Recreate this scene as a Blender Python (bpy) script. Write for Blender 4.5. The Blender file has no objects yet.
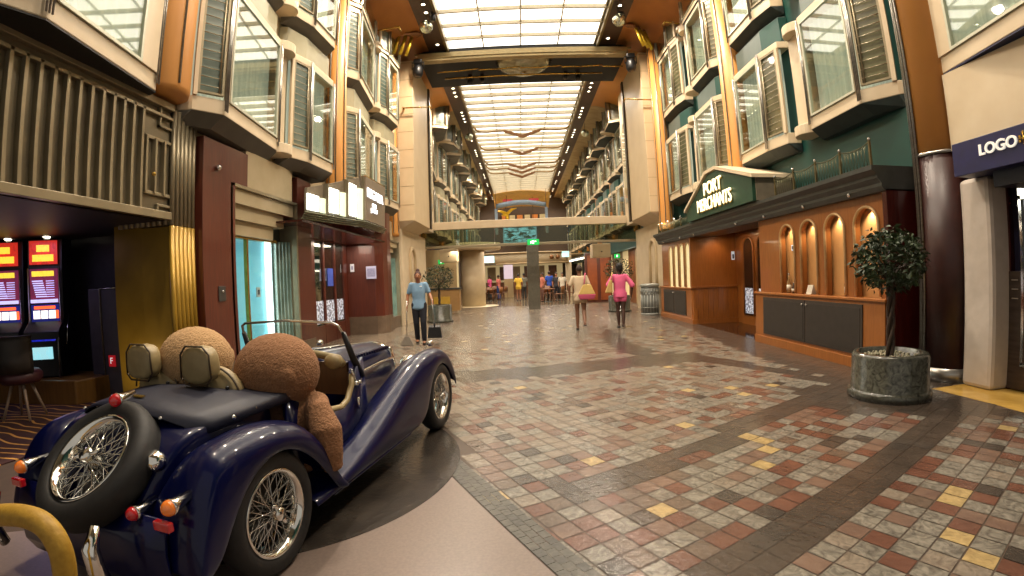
import bpy, bmesh, math, random
import numpy as np
from mathutils import Matrix, Vector, Euler
C = bpy.context.scene
R = math.radians
PI = math.pi
random.seed(7)
COL = C.collection

# ------------------------------------------------------------------ camera (a wide lens with barrel distortion)
EYE = Vector((0, 0, 1.4))
YAW, PITCH, ROLL, FPX, K3 = R(1.0588), R(-1.1054), R(-2.1803), 473.717, -.0911634
CAMROT = Matrix.Rotation(YAW, 3, 'Z') @ Matrix.Rotation(PI/2+PITCH, 3, 'X') @ Matrix.Rotation(ROLL, 3, 'Z')
cd = bpy.data.cameras.new('camera')
cam = bpy.data.objects.new('camera', cd)
COL.objects.link(cam)
cam.matrix_world = Matrix.Translation(EYE) @ CAMROT.to_4x4()
cd.type = 'PANO'
cd.sensor_width = 36.0
cd.sensor_fit = 'HORIZONTAL'
cd.clip_start = .02
cd.clip_end = 300
cd.panorama_type = 'FISHEYE_LENS_POLYNOMIAL'
FMM = FPX*36/1024
cd.fisheye_fov = R(170)
cd.fisheye_polynomial_k0 = 0
cd.fisheye_polynomial_k1 = -1/FMM
cd.fisheye_polynomial_k2 = 0
cd.fisheye_polynomial_k3 = -K3/FMM**3
cd.fisheye_polynomial_k4 = 0
C.camera = cam
C.view_settings.view_transform = 'Standard'
C.view_settings.look = 'None'
C.view_settings.exposure = 0.12
C.view_settings.gamma = 1
C.view_settings.use_curve_mapping = False
C.cycles.max_bounces = 6
C.cycles.diffuse_bounces = 3
C.cycles.glossy_bounces = 3
C.cycles.transmission_bounces = 4
C.cycles.transparent_max_bounces = 10
C.cycles.caustics_reflective = False
C.cycles.caustics_refractive = False
C.cycles.sample_clamp_indirect = 4.0
C.cycles.use_denoising = True

# the air of the hall is lit softly from everywhere outside the modelled part
w = bpy.data.worlds.new('world'); C.world = w; w.use_nodes = True
w.node_tree.nodes['Background'].inputs[0].default_value = (1.0, .92, .8, 1)
w.node_tree.nodes['Background'].inputs[1].default_value = .4

def lamp(kind, loc, power, color=(1, .8, .55), size=.3, rot=(0, 0, 0), size_y=None, angle=100, blend=.6):
    d = bpy.data.lights.new('lamp', kind); d.energy = power; d.color = color
    if kind == 'AREA':
        d.size = size
        if size_y: d.shape = 'RECTANGLE'; d.size_y = size_y
    elif kind == 'SPOT':
        d.shadow_soft_size = size; d.spot_size = R(angle); d.spot_blend = blend
    else: d.shadow_soft_size = size
    o = bpy.data.objects.new('lamp', d); COL.objects.link(o); o.location = loc; o.rotation_euler = rot
    return o
WARM = (1, .85, .67)
# real lamps: the warm downlights in the two brown ceiling strips
for ly in (3.5, 7, 10.5, 13.8, 20, 26, 32, 38, 44):
    for lx in (-2.5, 3.3): lamp('SPOT', (lx, ly, 9.3), 1100, WARM, .12, angle=150, blend=.9)
# ------------------------------------------------------------------ pixel helpers (image is 1024x576)
def ray(x, y):
    a, b = x-512, 288-y; r = math.hypot(a, b)+1e-9; s = r/FPX; th = s*(1+K3*s*s)
    return CAMROT @ Vector((math.sin(th)*a/r, math.sin(th)*b/r, -math.cos(th)))
def at_z(x, y, z=0.): d = ray(x, y); return EYE+d*((z-EYE.z)/d.z)
def at_x(x, y, X): d = ray(x, y); return EYE+d*(X/d.x)
def at_y(x, y, Y): d = ray(x, y); return EYE+d*(Y/d.y)

# ------------------------------------------------------------------ materials
def lin(h):
    h = h.lstrip('#'); out = []
    for i in (0, 2, 4):
        c = int(h[i:i+2], 16)/255; out.append(c/12.92 if c <= .04045 else ((c+.055)/1.055)**2.4)
    return (*out, 1)
MATS = {}
def mat(name, c1, c2=None, rough=.5, metal=0., scale=8., bump=0., coat=0., emit=None, es=0., detail=4, spec=.5, stretch=None, alpha=1., dist=0., sharp=None, bscale=None):
    if name in MATS: return MATS[name]
    m = bpy.data.materials.new(name); m.use_nodes = True; MATS[name] = m
    nt = m.node_tree; n = nt.nodes; p = n['Principled BSDF']; L = nt.links
    p.inputs['Roughness'].default_value = rough; p.inputs['Metallic'].default_value = metal
    p.inputs['Specular IOR Level'].default_value = spec
    if coat: p.inputs['Coat Weight'].default_value = coat; p.inputs['Coat Roughness'].default_value = .04
    tc = n.new('ShaderNodeTexCoord'); mp = n.new('ShaderNodeMapping'); L.new(tc.outputs['Object'], mp.inputs[0])
    if stretch: mp.inputs['Scale'].default_value = stretch
    nz = n.new('ShaderNodeTexNoise'); nz.inputs['Scale'].default_value = scale; nz.inputs['Detail'].default_value = detail; nz.inputs['Distortion'].default_value = dist
    L.new(mp.outputs[0], nz.inputs[0])
    a = lin(c1); b = lin(c2) if c2 else tuple(min(1, v*1.12) for v in a[:3])+(1,)
    cr = n.new('ShaderNodeValToRGB'); cr.color_ramp.elements[0].color = a; cr.color_ramp.elements[1].color = b
    lo, hi = sharp or (.3, .7)
    cr.color_ramp.elements[0].position = lo; cr.color_ramp.elements[1].position = hi
    L.new(nz.outputs[0], cr.inputs[0]); L.new(cr.outputs[0], p.inputs['Base Color'])
    if bump:
        nb = nz
        if bscale:
            nb = n.new('ShaderNodeTexNoise'); nb.inputs['Scale'].default_value = bscale; nb.inputs['Detail'].default_value = 3; L.new(mp.outputs[0], nb.inputs[0])
        bp = n.new('ShaderNodeBump'); bp.inputs['Strength'].default_value = bump; bp.inputs['Distance'].default_value = .01
        L.new(nb.outputs[0], bp.inputs['Height']); L.new(bp.outputs[0], p.inputs['Normal'])
    if emit: p.inputs['Emission Color'].default_value = lin(emit); p.inputs['Emission Strength'].default_value = es
    if alpha < 1: p.inputs['Alpha'].default_value = alpha
    return m
def glass_mat(name, tint='#f3f5f1', refl=.12, rough=.03):
    if name in MATS: return MATS[name]
    m = bpy.data.materials.new(name); m.use_nodes = True; MATS[name] = m
    nt = m.node_tree; n = nt.nodes; n.remove(n['Principled BSDF']); L = nt.links
    t = n.new('ShaderNodeBsdfTransparent'); t.inputs[0].default_value = lin(tint)
    g = n.new('ShaderNodeBsdfGlossy'); g.inputs['Roughness'].default_value = rough; g.inputs[0].default_value = (.96, .98, .96, 1)
    fr = n.new('ShaderNodeLayerWeight'); fr.inputs[0].default_value = .5
    pw = n.new('ShaderNodeMath'); pw.operation = 'POWER'; pw.inputs[1].default_value = 3.5; L.new(fr.outputs['Facing'], pw.inputs[0])
    ad = n.new('ShaderNodeMath'); ad.operation = 'MULTIPLY_ADD'; ad.use_clamp = True; ad.inputs[1].default_value = .5; ad.inputs[2].default_value = refl; L.new(pw.outputs[0], ad.inputs[0])
    mx = n.new('ShaderNodeMixShader'); L.new(ad.outputs[0], mx.inputs[0]); L.new(t.outputs[0], mx.inputs[1]); L.new(g.outputs[0], mx.inputs[2])
    L.new(mx.outputs[0], n['Material Output'].inputs[0])
    return m
def wood_mat(name, c1, c2, rough=.3, axis=(14, 14, 1.2), coat=.3):
    return mat(name, c1, c2, rough=rough, scale=2.2, stretch=axis, coat=coat, detail=6, dist=.5)

cream = mat('cream_paint', '#c9b595', '#d3c1a3', .5, scale=3)
cream_d = mat('cream_panel', '#ab9a78', '#b6a685', .5, scale=3)
khaki = mat('khaki_panel', '#8f886c', '#9a9478', .5, scale=3)
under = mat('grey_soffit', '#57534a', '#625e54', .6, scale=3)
orange = mat('orange_column_paint', '#c98a45', '#d4954e', .45, scale=2, stretch=(1, 1, .3))
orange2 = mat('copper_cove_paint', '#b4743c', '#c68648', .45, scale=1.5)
green = mat('dark_green_paint', '#12403a', '#17483f', .45, scale=3)
greengrey = mat('grey_green_panel', '#4d5b56', '#56645e', .45, scale=3)
bronze = mat('bronze_fascia', '#6b6250', '#7a7059', .38, metal=.45, scale=4)
bronze_l = mat('bronze_rib', '#8d8168', '#9b8f74', .35, metal=.45, scale=4)
goldw = mat('gold_wall', '#8a6a1c', '#a5822c', .35, metal=.35, scale=2)
redwood = wood_mat('red_mahogany', '#4d2015', '#5d291a', .35)
darkred = wood_mat('dark_mahogany', '#300a06', '#42100a', .25)
orangewood = wood_mat('cherry_wood', '#854e1e', '#975c28', .38)
steel = mat('brushed_steel', '#8d8a84', '#a29f98', .3, metal=.9, scale=4, stretch=(1, 1, 12))
chrome = mat('chrome', '#d8d6d0', '#e6e4de', .08, metal=1)
brass = mat('aged_brass', '#a8873a', '#c5a252', .25, metal=.9)
dkgrey = mat('dark_grey_paint', '#34312d', '#3d3a35', .5)
black = mat('black_plastic', '#0b0b0c', '#131315', .4)
rubber = mat('tyre_rubber', '#0c0b0b', '#171514', .65, scale=30, bump=.1)
pane = glass_mat('window_glass')
pane_dk = glass_mat('clear_glass', '#f2f6f4', .02)
curtain = mat('pale_green_curtain', '#8f9888', '#b4b8a4', .8, scale=5, stretch=(6, 6, .3), detail=2, emit='#a9b09c', es=.55)  # the cloth's own glow stands in for light inside the rooms
curtain_w = mat('lit_yellow_room', '#b9b07a', '#d8cf9a', .8, scale=1.5, emit='#cfc48a', es=.35)
louvre_m = mat('louvre_green_glass', '#5c6c62', '#748278', .25, scale=3, coat=.5)
white_glow = mat('lit_sign_panel', '#ffffff', '#ffffff', .5, emit='#fbfff0', es=3.2)
glow_dim = mat('lit_frosted_panel', '#d8e2c4', '#e2ead2', .5, emit='#d4e0be', es=.75)
bulb = mat('bulb_glow', '#ffffff', '#ffffff', .5, emit='#fff2d0', es=14)
skyp = mat('luminous_ceiling_panel', '#f2f0e6', '#ffffff', .6, scale=.35, emit='#fff6e6', es=2.7)
beam_m = mat('ceiling_beam_paint', '#8a8069', '#968c74', .5)
grout = mat('floor_grout', '#3f3126', '#4b3b2d', .6)

# ------------------------------------------------------------------ mesh collecting
WM = {}
class MB:
    T0 = Matrix.Identity(4)
    def __init__(s): s.v = []; s.f = []; s.mi = []; s.m = 0; s.T = MB.T0.copy(); s.sm = []; s.smooth = False
    def add(s, vs, fs):
        b = len(s.v); s.v += [tuple(s.T @ Vector(v)) for v in vs]
        for f in fs: s.f.append([i+b for i in f]); s.mi.append(s.m); s.sm.append(s.smooth)
        return s
    def box(s, x0, x1, y0, y1, z0, z1):
        vs = [(x, y, z) for z in (z0, z1) for x, y in ((x0, y0), (x1, y0), (x1, y1), (x0, y1))]
        return s.add(vs, [(3, 2, 1, 0), (4, 5, 6, 7), (0, 1, 5, 4), (1, 2, 6, 5), (2, 3, 7, 6), (3, 0, 4, 7)])
    def hull(s, bot, top):                      # two loops of equal length -> closed solid
        n = len(bot)
        return s.add(list(bot)+list(top), [tuple(reversed(range(n))), tuple(range(n, 2*n))]+[(i, (i+1) % n, n+(i+1) % n, n+i) for i in range(n)])
    def prism(s, poly, z0, z1, ax='Z'):
        f = {'Z': lambda a, b, c: (a, b, c), 'X': lambda a, b, c: (c, a, b), 'Y': lambda a, b, c: (a, c, b)}[ax]
        return s.hull([f(a, b, z0) for a, b in poly], [f(a, b, z1) for a, b in poly])
    def tube(s, pts, r, n=8, cap=True, sm=True):
        pts = [Vector(p) for p in pts]; k = len(pts); rr = r if isinstance(r, (list, tuple)) else [r]*k
        vs = []; up = None
        for i, p in enumerate(pts):
            d = (pts[min(i+1, k-1)]-pts[max(i-1, 0)]).normalized()
            if up is None: up = Vector((0, 0, 1)) if abs(d.z) < .9 else Vector((1, 0, 0))
            a = d.cross(up).normalized(); b = a.cross(d).normalized(); up = b
            for j in range(n):
                t = 2*PI*j/n; vs.append(p+(a*math.cos(t)+b*math.sin(t))*rr[i])
        fs = [(i*n+j, i*n+(j+1) % n, (i+1)*n+(j+1) % n, (i+1)*n+j) for i in range(k-1) for j in range(n)]
        if cap: fs += [tuple(reversed(range(n))), tuple(range((k-1)*n, k*n))]
        o = s.smooth; s.smooth = sm; s.add(vs, fs); s.smooth = o; return s
    def lathe(s, prof, n=24, c=(0, 0, 0), closed=False, sm=True, a0=0, a1=2*PI, caps=True):
        full = abs(a1-a0-2*PI) < 1e-6; m = n if full else n+1
        vs = [(c[0]+r*math.cos(a0+(a1-a0)*j/n), c[1]+r*math.sin(a0+(a1-a0)*j/n), c[2]+z) for r, z in prof for j in range(m)]
        k = len(prof); fs = []
        for i in range(k if closed else k-1):
            for j in range(n): fs.append((i*m+j, i*m+(j+1) % m, ((i+1) % k)*m+(j+1) % m, ((i+1) % k)*m+j))
        if not closed and caps:
            if prof[0][0] > 1e-5: fs.append(tuple(reversed(range(m))))
            if prof[-1][0] > 1e-5: fs.append(tuple(range((k-1)*m, k*m)))
        o = s.smooth; s.smooth = sm; s.add(vs, fs); s.smooth = o; return s
    def ball(s, c, r, n=12, m=8):
        rx, ry, rz = r if isinstance(r, (list, tuple)) else (r, r, r)
        vs = [(c[0], c[1], c[2]-rz)]
        for i in range(1, m):
            t = PI*i/m
            for j in range(n): a = 2*PI*j/n; vs.append((c[0]+rx*math.sin(t)*math.cos(a), c[1]+ry*math.sin(t)*math.sin(a), c[2]-rz*math.cos(t)))
        vs.append((c[0], c[1], c[2]+rz)); e = len(vs)-1
        fs = [(0, 1+(j+1) % n, 1+j) for j in range(n)]+[(1+i*n+j, 1+i*n+(j+1) % n, 1+(i+1)*n+(j+1) % n, 1+(i+1)*n+j) for i in range(m-2) for j in range(n)]+[(e, 1+(m-2)*n+j, 1+(m-2)*n+(j+1) % n) for j in range(n)]
        o = s.smooth; s.smooth = True; s.add(vs, fs); s.smooth = o; return s
    def loft(s, secs, closed=False, caps=True, sm=True):
        k, n = len(secs), len(secs[0]); vs = [p for c in secs for p in c]
        fs = [(i*n+j, i*n+(j+1) % n, (i+1)*n+(j+1) % n, (i+1)*n+j) for i in range(k-1) for j in range(n if closed else n-1)]
        if caps and closed: fs += [tuple(reversed(range(n))), tuple(range((k-1)*n, k*n))]
        o = s.smooth; s.smooth = sm; s.add(vs, fs); s.smooth = o; return s
    def build(s, name, mats, parent=None, world=False, bevel=0, solid=0, sub=0, fixn=True):
        if not isinstance(mats, (list, tuple)): mats = [mats]
        vs = s.v
        if world and parent is not None:
            inv = WM[parent.name].inverted(); vs = [tuple(inv @ Vector(v)) for v in vs]
        me = bpy.data.meshes.new(name); me.from_pydata(vs, [], s.f)
        for m in mats: me.materials.append(m)
        me.polygons.foreach_set('material_index', s.mi); me.polygons.foreach_set('use_smooth', s.sm)
        if fixn:
            bm = bmesh.new(); bm.from_mesh(me); bmesh.ops.recalc_face_normals(bm, faces=bm.faces); bm.to_mesh(me); bm.free()
        me.update()
        o = bpy.data.objects.new(name, me); COL.objects.link(o)
        if parent is not None: o.parent = parent; WM[o.name] = WM[parent.name]
        else: WM[o.name] = Matrix.Identity(4)
        if solid: q = o.modifiers.new('s', 'SOLIDIFY'); q.thickness = solid; q.offset = 0
        if bevel: q = o.modifiers.new('b', 'BEVEL'); q.width = bevel; q.segments = 2; q.limit_method = 'ANGLE'; q.angle_limit = R(40)
        if sub: q = o.modifiers.new('u', 'SUBSURF'); q.levels = sub; q.render_levels = sub
        return o
def tag(o, label, cat, group=None):
    o['label'] = label; o['category'] = cat; o['kind'] = 'thing'
    if group: o['group'] = group
    return o
def thing(name, label, cat, loc=(0, 0, 0), rz=0, group=None):
    o = bpy.data.objects.new(name, None); COL.objects.link(o); o.location = loc; o.rotation_euler = (0, 0, rz); o.empty_display_size = .1
    WM[o.name] = Matrix.Translation(Vector(loc)) @ Matrix.Rotation(rz, 4, 'Z')
    return tag(o, label, cat, group)
def struct(name, mb, m, **k):
    o = mb.build(name, m, **k); o['kind'] = 'structure'; return o
def dup(root, loc, rz=None, label=None, group=None):
    def cp(o, par):
        c = o.copy(); COL.objects.link(c); c.parent = par
        for ch in list(o.children): cp(ch, c)
        return c
    r = cp(root, None); r.location = loc
    if rz is not None: r.rotation_euler = (0, 0, rz)
    if label: r['label'] = label
    if group: r['group'] = group
    WM[r.name] = Matrix.Translation(Vector(loc)) @ Matrix.Rotation(r.rotation_euler[2], 4, 'Z')
    return r
def text(body, size, m, parent, M, ext=.01, off=0, name='lettering', sx=1.):
    cu = bpy.data.curves.new(name, 'FONT'); cu.body = body; cu.size = size; cu.extrude = ext; cu.offset = off; cu.align_x = 'CENTER'; cu.align_y = 'CENTER'
    cu.materials.append(m)
    tmp = bpy.data.objects.new(name, cu); COL.objects.link(tmp)
    dg = bpy.context.evaluated_depsgraph_get(); me = bpy.data.meshes.new_from_object(tmp.evaluated_get(dg))
    bpy.data.objects.remove(tmp); o = bpy.data.objects.new(name, me); COL.objects.link(o)
    me.transform(M @ Matrix.Diagonal((sx, 1, 1, 1)))
    if parent is not None:
        me.transform(WM[parent.name].inverted()); o.parent = parent; WM[o.name] = WM[parent.name]
    return o
def face_dir(loc, xdir, updir=(0, 0, 1)):       # a frame whose x runs along xdir and z faces out
    x = Vector(xdir).normalized(); z = x.cross(Vector(updir)).normalized(); y = z.cross(x)
    return Matrix.Translation(Vector(loc)) @ Matrix((x, y, z)).transposed().to_4x4()
def remeshed(mb, name, m, parent, vox, world=False, smooth=6, noise=0, keep=False):
    o = mb.build(name, m, parent, world=world)
    q = o.modifiers.new('r', 'REMESH'); q.mode = 'VOXEL'; q.voxel_size = vox; q.use_smooth_shade = True
    if smooth: q = o.modifiers.new('s', 'SMOOTH'); q.iterations = smooth; q.factor = .5
    if noise:
        t = bpy.data.textures.new('fluff', 'CLOUDS'); t.noise_scale = .02
        q = o.modifiers.new('d', 'DISPLACE'); q.texture = t; q.strength = noise; q.mid_level = .5
    dg = bpy.context.evaluated_depsgraph_get(); me = bpy.data.meshes.new_from_object(o.evaluated_get(dg))
    me.polygons.foreach_set('use_smooth', [True]*len(me.polygons))
    if not me.materials: me.materials.append(m)
    o.modifiers.clear(); o.data = me
    return o

# ------------------------------------------------------------------ floor
FA = R(61.46); DA = Vector((math.sin(FA), math.cos(FA))); DB = Vector((math.cos(FA), -math.sin(FA)))
TS = .1475
stone = []
def stone_mat(n, c1, c2, vein=False, rough=.25):
    return mat(n, c1, c2, rough=rough, scale=14 if vein else 5, dist=1.6 if vein else .3, bump=.3, bscale=26, detail=5, spec=.5)
stones = [stone_mat('grey_slate_tile', '#524d46', '#868074', True), stone_mat('beige_slate_tile', '#63594e', '#857a6c', True), stone_mat('rose_slate_tile', '#5e4a40', '#745e50'),
    stone_mat('terracotta_tile', '#55392e', '#684638'), stone_mat('brown_slate_tile', '#52453a', '#65564a', True), stone_mat('gold_leaf_tile', '#84704a', '#b09868', True, .28),
    stone_mat('dark_band_tile', '#3c342d', '#4a4038', False, .22), stone_mat('sand_tile', '#6c6054', '#7d7264'), stone_mat('charcoal_tile', '#36302b', '#463e37')]
def inpoly(x, y, P):
    c = False; j = len(P)-1
    for i in range(len(P)):
        if (P[i][1] > y) != (P[j][1] > y) and x < (P[j][0]-P[i][0])*(y-P[i][1])/(P[j][1]-P[i][1])+P[i][0]: c = not c
        j = i
    return c
def fl(*pts): return [tuple(at_z(*p)[:2]) for p in pts]
BANDS = [fl((545, 482), (580, 480), (611, 467), (632, 459), (685, 445), (718, 430), (749, 417), (781, 403), (800, 394), (832, 392), (848, 398), (816, 405), (776, 423), (730, 445), (693, 458), (663, 472), (622, 487), (578, 502), (556, 494)),
    fl((690, 576), (704, 566), (751, 540), (798, 514), (816, 498), (881, 458), (911, 433), (934, 412), (920, 400), (985, 400), (966, 417), (944, 437), (919, 464), (895, 487), (870, 506), (849, 523), (818, 548), (785, 575)),
    fl((457, 383), (551, 376), (644, 366.5), (700, 362), (700, 352), (644, 356), (551, 365), (457, 372)),
    fl((600, 333), (606, 329), (614, 330), (622, 338), (640, 346), (660, 352), (640, 358), (618, 352), (604, 342)),
    fl((698, 355), (741, 361.5), (800, 372), (852, 384), (852, 389), (800, 378.5), (741, 367), (698, 361)),
    [(3.0, 4.0), (4.6, 3.2), (5.3, 3.9), (4.8, 4.9), (3.1, 5.1)],
    [(4.0, 4.6), (3.75, 6.5), (3.9, 9), (4.2, 12), (4.35, 16), (6, 16), (6, 4.6)]]
DISC = (-2.09*.875, 3.45*.875, 1.5678*.875)
DISC = (-2.09, 3.45, 1.568)
def floor_tiles():
    random.seed(11)
    vs = []; fs = []; mi = []
    A0, B0 = 1.263, -2.11
    for ia in range(-1, 200):
        a = A0+ia*TS
        for ib in range(-190, 40):
            b = B0+ib*TS; ca, cb = a+TS/2, b+TS/2
            x, y = DA.x*ca+DB.x*cb, DA.y*ca+DB.y*cb
            if not (-3.9 < x < 5.9 and .6 < y < 24): continue
            if x < -3.3 and y < 16: continue
            if (x-DISC[0])**2+(y-DISC[1])**2 < (DISC[2]+.06)**2: continue
            if inpoly(x, y, YEL): continue
            r = random.random(); band = any(inpoly(x, y, P) for P in BANDS)
            far = y > 5.5 or (x < 1.6 and cb < -2.95)
            if band: k = 6 if r < .9 else 8
            elif far: k = 1 if r < .27 else 7 if r < .42 else 0 if r < .64 else 2 if r < .78 else 3 if r < .84 else 5 if r < .85 else 4 if r < .97 else 8
            else: k = 0 if r < .40 else 3 if r < .62 else 2 if r < .77 else 4 if r < .87 else 1 if r < .93 else 5 if r < .965 else 8
            g = .0015 if band else .0045; z = .003+random.random()*.0008
            c = [(a+g, b+g), (a+TS-g, b+g), (a+TS-g, b+TS-g), (a+g, b+TS-g)]
            n = len(vs); vs += [(DA.x*p+DB.x*q, DA.y*p+DB.y*q, z) for p, q in c]; fs.append((n, n+3, n+2, n+1)); mi.append(k)
    me = bpy.data.meshes.new('floor_tiles'); me.from_pydata(vs, [], fs)
    for m in stones: me.materials.append(m)
    me.polygons.foreach_set('material_index', mi); me.update()
    o = bpy.data.objects.new('floor_tiles', me); COL.objects.link(o); o['kind'] = 'structure'; return o
YEL = fl((932, 389), (965, 384), (1024, 388), (1060, 395), (1060, 424), (1024, 413), (1000, 406), (960, 396))
floor_tiles()
struct('floor', MB().box(-12, 8, -4, 75, -.1, 0), grout)
# beyond the gantry the same stone, seen almost edge on
far_floor = mat('polished_stone_far', '#4e463b', '#736653', .14, scale=6, stretch=(2, 1, 1), dist=.8)
struct('floor_far', MB().box(-8, 8, 24, 75, 0, .004), far_floor)
disc_m = stone_mat('grey_marble_disc', '#2c2723', '#3d3731', False, .2)
struct('floor_disc', MB().lathe([(0, 0), (DISC[2], 0), (DISC[2], .006), (0, .006)], 96, (DISC[0], DISC[1], .001), sm=False), disc_m)
rose = mat('rose_terrazzo', '#70625a', '#7b6c63', .32, scale=60, detail=2)
def abp(a, b, z=0): return (DA.x*a+DB.x*b, DA.y*a+DB.y*b, z)
g = MB(); g.hull([abp(-4.2, -3.2, 0), abp(1.06, -3.2, 0), abp(1.06, .5, 0), abp(-4.2, .5, 0)], [abp(-4.2, -3.2, .0035), abp(1.06, -3.2, .0035), abp(1.06, .5, .0035), abp(-4.2, .5, .0035)])
struct('floor_rose_stone', g, rose)
g = MB()
random.seed(5)
for i in range(60):
    for j in range(3):
        a0 = 1.07+j*.058; b0 = -3.6+i*.075+(j % 2)*.035
        if b0 > .3: continue
        g.m = random.choice((0, 0, 1)); g.hull([abp(a0, b0), abp(a0+.055, b0), abp(a0+.055, b0+.072), abp(a0, b0+.072)], [abp(a0, b0, .0045), abp(a0+.055, b0, .0045), abp(a0+.055, b0+.072, .0045), abp(a0, b0+.072, .0045)])
struct('floor_border', g, [stone_mat('grey_border_brick', '#38362f', '#4e4b42', True, .35), stone_mat('dark_border_brick', '#2f2d28', '#423f38', True, .35)])
struct('floor_left_path', MB().box(-5.2, -3.2, 4.2, 16.4, 0, .0038), mat('pale_path_stone', '#6c6052', '#7b6e5f', .16, scale=3, dist=.5))
struct('floor_right_threshold', MB().hull([(*p, 0) for p in YEL], [(*p, .004) for p in YEL]), mat('yellow_marble', '#a8843a', '#c29d52', .15, scale=4, dist=1))
# casino carpet
def carpet_mat():
    m = mat('casino_carpet', '#2c0f0d', '#3d1613', .9, scale=30); nt = m.node_tree; n = nt.nodes; L = nt.links; p = n['Principled BSDF']
    tc = n['Texture Coordinate']; w = n.new('ShaderNodeTexWave'); w.wave_type = 'RINGS'; w.inputs['Scale'].default_value = 2.2; w.inputs['Distortion'].default_value = 9; w.inputs['Detail'].default_value = 1; w.inputs['Detail Scale'].default_value = .6
    L.new(tc.outputs['Object'], w.inputs[0])
    cr = n.new('ShaderNodeValToRGB'); e = cr.color_ramp.elements; e[0].position = .9; e[0].color = (0, 0, 0, 1); e[1].position = .94; e[1].color = (1, 1, 1, 1)
    L.new(w.outputs[0], cr.inputs[0]); mx = n.new('ShaderNodeMix'); mx.data_type = 'RGBA'; mx.inputs[7].default_value = lin('#b9853c')
    old = p.inputs['Base Color'].links[0].from_socket; L.new(cr.outputs[0], mx.inputs[0]); L.new(old, mx.inputs[6]); L.new(mx.outputs[2], p.inputs['Base Color'])
    return m
struct('floor_carpet', MB().prism([(-11, 1), (-6.2, 1.0), tuple(at_z(0, 466)[:2]), tuple(at_z(25, 458)[:2]), tuple(at_z(100, 405)[:2]), (-4.3, 4.95), (-4.4, 8), (-11, 8)], 0, .012), carpet_mat())

# ------------------------------------------------------------------ hall shell
WL, WR, Z1, Z2, ZC = -4.15, 5.15, 3.65, 6.35, 9.5
SX0, SX1 = -2.22, 3.0
struct('wall_left', MB().box(WL-.25, WL-.02, -3, 62, 3.3, 9.6), cream_d)
struct('wall_right', MB().box(WR+.02, WR+.25, -3, 62, 2.6, 9.6), green)
g = MB()
for i, y in enumerate(np.arange(2.0, 60, .85)):
    if 15.0 < y < 17.4: continue
    for k in range(4): x0 = SX0+k*1.275; g.box(x0+.02, x0+1.255, y+.06, y+.79, ZC, ZC+.05)
struct('ceiling_light_panels', g, skyp)
struct('ceiling', MB().box(-6, 8, -3, 62, ZC+.05, ZC+.2), beam_m)
g = MB()
for y in np.arange(2.0, 60, .85):
    if 15.0 < y < 17.4: continue
    if y < 15: g.box(SX0, SX1, y-.03, y+.03, ZC-.1, ZC+.04)
    else: g.box(SX0, SX1, y-.06, y+.06, ZC-.16, ZC+.04)
for k in range(5): x0 = SX0+k*1.275; g.box(x0-.02, x0+.02, 2, 60, ZC-.06, ZC+.04)
struct('trim_1', g, mat('ceiling_lattice', '#b8ae96', '#c4baa2', .5))
brown = mat('brown_strip', '#3e2b1f', '#4b3527', .45)
g = MB()
for s, x in ((-1, SX0), (1, SX1)):
    g.box(min(x, x+s*.62), max(x, x+s*.62), 1, 60, ZC-.12, ZC+.05)
struct('trim_2', g, brown)
g = MB()
for s, x in ((-1, SX0), (1, SX1)): g.box(min(x-s*.08, x), max(x-s*.08, x), 1, 60, ZC-.24, ZC+.04)
struct('trim_3', g, mat('gold_edge_rail', '#7d6c45', '#8f7d52', .35, metal=.5))
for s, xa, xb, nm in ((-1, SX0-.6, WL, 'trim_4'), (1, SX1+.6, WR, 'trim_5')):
    for ya, yb, cm, sf_ in ((1, 15.6, orange2, ''), (15.6, 21.5, mat('bright_orange_cove', '#cf9248', '#dc9f54', .45, scale=1.5), '.001'), (21.5, 60, mat('far_cove_lit_tone', '#a8946c', '#bfae86', .45, scale=2, stretch=(1, 3, 1)), '.002')):  # cove beyond the gantry coloured lighter, standing in for brighter light there
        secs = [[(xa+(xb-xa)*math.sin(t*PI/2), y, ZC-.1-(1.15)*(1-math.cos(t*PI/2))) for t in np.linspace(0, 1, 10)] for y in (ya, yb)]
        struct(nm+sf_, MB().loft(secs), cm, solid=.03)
dl0 = thing('downlight', 'round downlight in the brown ceiling strip', 'ceiling light', (-2.4, 10, ZC-.125), 0, 'downlights along the brown ceiling strips')
MB().lathe([(.055, 0), (.055, -.03), (.075, -.03), (.075, 0)], 14, closed=True).build('bezel', chrome, dl0)
MB().lathe([(0, -.012), (.055, -.012), (.055, -.002), (0, -.002)], 12).build('bulb', bulb, dl0)
first = True
for x in (-2.46, 3.26):
    for gy in np.arange(11.5, 52, 3.4):
        for k in range(4):
            y = gy+k*.45
            if 15 < y < 18.4: continue
            nm = ('left' if x < 0 else 'right', 'before' if y < 15 else 'beyond')
            lb = f'round downlight in the {nm[0]} brown ceiling strip {nm[1]} the gantry'; gp = f'downlights in the {nm[0]} ceiling strip {nm[1]} the gantry'
            if first: dl0.location = (x, y, ZC-.125); first = False; dl0['label'] = lb; dl0['group'] = gp
            else: dup(dl0, (x, y, ZC-.125), label=lb, group=gp)

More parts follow.
